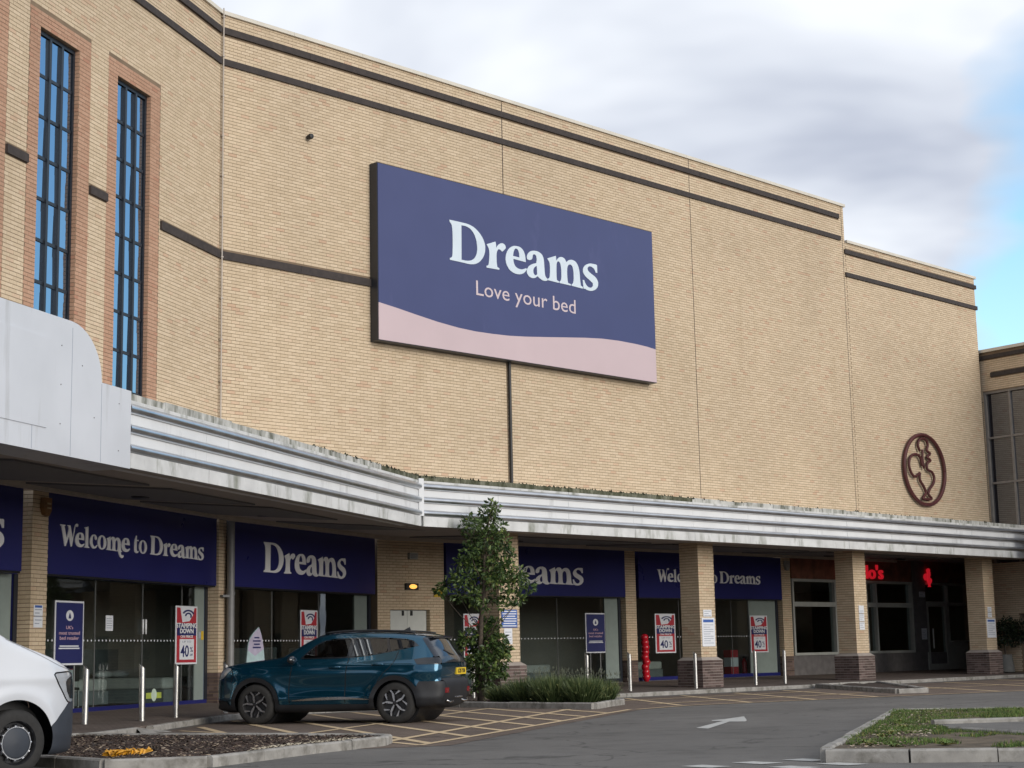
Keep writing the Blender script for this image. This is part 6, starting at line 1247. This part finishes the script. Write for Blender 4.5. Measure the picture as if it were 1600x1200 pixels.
blobs = [(390, 85, 52), (350, 110, 40), (400, 130, 45), (280, 165, 62), (235, 185, 35), (345, 180, 65), (420, 195, 50), (285, 240, 75), (370, 250, 80), (440, 260, 55), (260, 330, 50), (330, 330, 85), (420, 340, 75), (480, 350, 32), (220, 375, 45), (290, 400, 75), (380, 410, 85), (460, 420, 55), (175, 455, 42), (130, 500, 42), (110, 530, 25), (230, 470, 65), (310, 480, 75), (400, 480, 80), (480, 460, 60), (540, 450, 50), (590, 530, 38), (520, 500, 55), (530, 585, 40), (470, 570, 55), (200, 540, 45), (280, 560, 55), (400, 560, 50), (345, 610, 35), (440, 625, 28),
         (330, 715, 45), (380, 720, 40), (270, 765, 50), (350, 775, 65), (420, 790, 50), (230, 820, 35), (300, 840, 60), (380, 850, 70), (450, 850, 40), (330, 905, 65), (270, 900, 40), (410, 920, 50), (300, 965, 50), (370, 975, 55), (420, 970, 30), (330, 1030, 45), (360, 1060, 25)]
pts = []; brs = []
for (bx, by, br) in blobs:
    dep = random.gauss(0, 0.24); c = tp(bx + random.gauss(0, 6), by + random.gauss(0, 6), dep); r = br / 3.43 / sc * random.uniform(0.72, 0.95); brs.append((c, r)); n = int((2700 if by < 650 else 4600) * r * r) + 14
    for k in range(n):
        v = np.array((random.gauss(0, 1), random.gauss(0, 1), random.gauss(0, 1))); v /= np.linalg.norm(v); rr = r * (random.random() ** 0.45) * 1.02; p = c + v * rr * np.array((1, 1, 0.92)); pts.append((p, v * 0.8 + np.array((0, 0, 0.2))))
for k in range(60):      # stray sprigs break the outline
    c, r = random.choice(brs); v = np.array((random.gauss(0, 1), random.gauss(0, 1), random.gauss(0, 0.8))); v /= np.linalg.norm(v)
    for q in range(14): pts.append((c + v * r * (0.8 + 0.05 * q) + np.array((random.gauss(0, .02), random.gauss(0, .02), random.gauss(0, .02))), v * 0.6))
crown = leaf_cloud('crown', pts, tree, LEAF, 0.105)
tk = MB(); tr_ = [(0, 0, -0.05), (0.01, 0.02, 0.5), (0.0, 0.0, 1.2), (0.03, -0.02, 2.0), tuple(tp(340, 560)), tuple(tp(345, 400)), tuple(tp(350, 250)), tuple(tp(385, 110))]
tk.tube(tr_, [0.10, 0.062, 0.055, 0.05, 0.042, 0.034, 0.024, 0.008], 10)
tk.tube([(0.06, 0.03, -0.05), (0.05, 0.08, 0.7), (0.10, 0.06, 1.4), (0.04, 0.0, 2.1)], [0.045, 0.04, 0.03, 0.02], 8)
tk.build('trunk', BARKT, tree, smooth=True)
for i, (c, r) in enumerate(brs):
    if i % 2: continue
    z0 = max(0.35, c[2] - 0.55 - 0.5 * np.linalg.norm(c[:2])); j = np.interp(z0, [q[2] for q in tr_], range(len(tr_))); k = int(min(j, len(tr_) - 2)); s0 = np.array(tr_[k]) + (np.array(tr_[k + 1]) - np.array(tr_[k])) * (j - k)
    m = MB(); mid = (s0 + c) / 2 + np.array((0, 0, -0.06)); m.tube([s0, mid, c], [0.014, 0.009, 0.003], 6); m.build('limb', BARKT, tree, smooth=True)
# orange price sticker leaves (turning red) low in the crown stay with the crown's own colour range
# ================================================================== LAVENDER
def lavender(x, y, r, h, label):
    t = thing('lavender_shrub', label, 'shrub', (x, y, 0.09), 0, 'lavender clumps in the kerbed bed'); pts = []
    V = []; F = []; RN = []
    for k in range(int(1900 * r * r / 0.36)):
        a = random.uniform(0, 6.28); q = math.sqrt(random.random()); b0 = (0.55 * r * q * math.cos(a), 0.55 * r * q * math.sin(a), 0.0); hh = h * random.uniform(0.45, 1.05) * (1 - 0.25 * q * q); tip = (r * q * math.cos(a) * 1.05 + random.gauss(0, .03), r * q * math.sin(a) * 1.05 + random.gauss(0, .03), hh); w = random.uniform(0.004, 0.010); p = random.uniform(0, 3.14); b = len(V)
        mid = tuple(0.45 * b0[i] + 0.55 * tip[i] + (0.02 if i == 2 else 0) for i in range(3)); dx, dy = w * math.cos(p), w * math.sin(p)
        V += [(b0[0] - dx, b0[1] - dy, 0), (b0[0] + dx, b0[1] + dy, 0), (mid[0] + dx, mid[1] + dy, mid[2]), (mid[0] - dx, mid[1] - dy, mid[2]), tip]; F += [(b, b + 1, b + 2, b + 3), (b + 3, b + 2, b + 4)]; rn = random.random(); RN += [rn * .8, rn]
        if k % 3 == 0:
            for _ in range(3): pts.append((np.array(mid) + np.array((random.gauss(0, .04), random.gauss(0, .04), random.gauss(0, .06))), np.array((math.cos(a), math.sin(a), 0.9))))
    me = bpy.data.meshes.new('foliage'); me.from_pydata(V, [], F); me.materials.append(LAV); at = me.attributes.new('rnd', 'FLOAT', 'FACE'); at.data.foreach_set('value', RN); me.update(); link('foliage', me, t)
    leaf_cloud('leaves', pts, t, LAV, 0.07, droop=-0.3, aspect=0.22)
    fm = MB()
    for k in range(40):
        a = random.uniform(0, 6.28); q = math.sqrt(random.random()); x0, y0 = r * q * math.cos(a), r * q * math.sin(a); z0 = h * random.uniform(0.8, 1.12); fm.tube([(x0, y0, z0), (x0 + random.gauss(0, .01), y0, z0 + 0.05)], [0.008, 0.004], 5)
    fm.build('flower_spikes', mat('dried_lavender', (0.10, 0.11, 0.075), 0.9, var=0.3), t, kind='stuff')
for (x, y, r, h, lab) in ((4.95, -3.75, 0.5, 0.42, 'lavender clump nearest the tree trunk'), (4.9, -4.45, 0.55, 0.60, 'tall lavender clump second from the tree'), (5.5, -4.5, 0.5, 0.60, 'lavender clump in the middle of the bed, at the back'), (4.85, -5.3, 0.58, 0.66, 'lavender clump at the middle of the front kerb'), (5.6, -5.4, 0.55, 0.60, 'lavender clump behind the bollard before the navy poster'), (5.0, -6.0, 0.52, 0.62, 'lavender clump near the kerb corner'), (5.75, -5.85, 0.42, 0.55, 'lavender clump at the right end of the bed')): lavender(x, y, r, h, lab)
# potted bush by the far right pillar
pp_ = thing('potted_bush', 'dark leafy bush in a tapered grey pot behind the far right pillar', 'plant', (33.0, -0.55, 0.13)); m = MB(); m.lathe([(0.001, 0), (0.26, 0.0), (0.30, 0.03), (0.22, 0.62), (0.19, 0.62), (0.17, 0.55), (0.001, 0.55)], 'Z', 20); m.build('pot', mat('pot_grey', (0.16, 0.16, 0.15), 0.8, var=0.15), pp_, smooth=40); m = MB(); m.tube([(0, 0, 0.5), (0.01, 0, 1.1)], 0.025, 8); m.build('stem', BARKT, pp_)
pts = []
for (c, r) in (((0, 0, 1.4), 0.42), ((0.25, -0.25, 1.25), 0.35), ((-0.15, 0.2, 1.2), 0.35), ((0.1, -0.1, 1.65), 0.3), ((0.35, -0.4, 1.45), 0.35)):
    for k in range(420):
        v = np.array((random.gauss(0, 1), random.gauss(0, 1), random.gauss(0, 1))); v /= np.linalg.norm(v); pts.append((np.array(c) + v * r * random.random() ** 0.4, v))
leaf_cloud('crown', pts, pp_, DARKL, 0.10)

# ================================================================== BRICKS: the 300 that show largest singly, the others joined
cp = np.array(CAM_POS)
def pix(p):
    q = CR @ (p - cp); return 800 + FOC * q[0] / -q[2], 600 - FOC * q[1] / -q[2], -q[2]
for owner in (B, RB):
    L_ = [b for b in BR if b[0] is owner]; cen = np.array([b[2] for b in L_]); U = np.array([b[3] for b in L_]); Nn = np.array([b[4] for b in L_]); Wd = np.array([b[5] for b in L_]); Ht = np.array([b[6] for b in L_]); MI = np.array([b[7] for b in L_])
    q = (cen - cp) @ CR.T; dep = -q[:, 2]; px = 800 + FOC * q[:, 0] / dep; py = 600 - FOC * q[:, 1] / dep
    facing = -((cen - cp) * Nn).sum(1) / np.linalg.norm(cen - cp, axis=1); area = Wd * Ht * facing * (FOC / dep) ** 2
    vis = (px > 2) & (px < 1598) & (py > 2) & (py < 1198) & (dep > 0)
    # not behind the canopy, the boards or the parked vehicles
    vis &= ~((cen[:, 2] > 4.0) & (cen[:, 2] < 6.6) & (cen[:, 0] < 4)); vis &= ~((cen[:, 2] > 4.0) & (cen[:, 2] < 5.5)); vis &= ~((px < 120) & (py > 995)); vis &= (cen[:, 2] > 1.3) | (px > 760); vis &= ~((py < 505 + 0.5 * px) & (py > 470) & (px < 200) & (cen[:, 2] > 4.4))
    score = np.where(vis, area, -1); order = np.argsort(-score); pick = order[:300]; pick = pick[score[pick] > 0]; rest = np.setdiff1d(np.arange(len(L_)), pick)
    cache = {}
    for i in pick:
        k = (round(Wd[i], 3), round(Ht[i], 3), int(MI[i]))
        if k not in cache:
            m = MB(); a, b = Wd[i] / 2, Ht[i] / 2; f = 0.005; c = 0.002
            m.add([(-a + c, -f, -b + c), (a - c, -f, -b + c), (a - c, -f, b - c), (-a + c, -f, b - c), (-a, -f + c, -b), (a, -f + c, -b), (a, -f + c, b), (-a, -f + c, b), (-a, 0.01, -b), (a, 0.01, -b), (a, 0.01, b), (-a, 0.01, b)],
                  [(0, 1, 2, 3), (4, 5, 1, 0), (5, 6, 2, 1), (6, 7, 3, 2), (7, 4, 0, 3), (8, 9, 5, 4), (9, 10, 6, 5), (10, 11, 7, 6), (11, 8, 4, 7)])
            me = bpy.data.meshes.new('brick'); me.from_pydata(m.v, [], m.f); me.materials.append(BMATS[int(MI[i])]); cache[k] = me
        o = bpy.data.objects.new('brick', cache[k]); COL.objects.link(o); o.parent = L_[i][1]
        u, n = U[i], Nn[i]; o.matrix_local = Matrix([[u[0], -n[0], 0, cen[i, 0]], [u[1], -n[1], 0, cen[i, 1]], [0, 0, 1, cen[i, 2]], [0, 0, 0, 1]])
    n_ = len(rest); c = cen[rest]; u = U[rest] * (Wd[rest] / 2)[:, None]; k = np.zeros((n_, 3)); k[:, 2] = Ht[rest] / 2; pr = Nn[rest] * (0.0045 + RNG.uniform(-0.0015, 0.0015, n_))[:, None]; bk = -Nn[rest] * 0.006
    co = np.stack([c - u - k + pr, c + u - k + pr, c + u + k + pr, c - u + k + pr, c - u - k + bk, c + u - k + bk, c + u + k + bk, c - u + k + bk], 1).reshape(-1, 3)
    fi = np.array([[0, 1, 2, 3], [4, 5, 1, 0], [5, 6, 2, 1], [6, 7, 3, 2], [7, 4, 0, 3]]); faces = (fi[None] + (np.arange(n_) * 8)[:, None, None]).reshape(-1, 4)
    me = bpy.data.meshes.new('brickwork'); me.vertices.add(len(co)); me.vertices.foreach_set('co', co.ravel()); me.loops.add(faces.size); me.loops.foreach_set('vertex_index', faces.ravel()); me.polygons.add(len(faces)); me.polygons.foreach_set('loop_start', np.arange(len(faces)) * 4); me.polygons.foreach_set('loop_total', np.full(len(faces), 4))
    for mm in BMATS: me.materials.append(mm)
    me.polygons.foreach_set('use_smooth', np.zeros(len(faces), bool)); me.polygons.foreach_set('material_index', np.repeat(MI[rest], 5)); at = me.attributes.new('rnd', 'FLOAT', 'FACE'); at.data.foreach_set('value', np.repeat(RNG.random(n_), 5).astype(np.float32)); me.update(calc_edges=True); me.validate()
    link('brickwork', me, owner, kind='stuff'); print('bricks', owner.name, len(L_))

# ================================================================== put every sign's Empty at its own base
bpy.context.view_layer.update()
for o in list(COL.objects):
    if o.get('world'):
        del o['world']; co = []
        for ch in o.children: co += [v.co for v in ch.data.vertices]
        a = np.array([v[:] for v in co]); base = Vector((float(a[:, 0].mean()), float(a[:, 1].mean()), float(a[:, 2].min()))); o.location = base
        for ch in o.children: ch.matrix_parent_inverse = Matrix.Translation(-base)
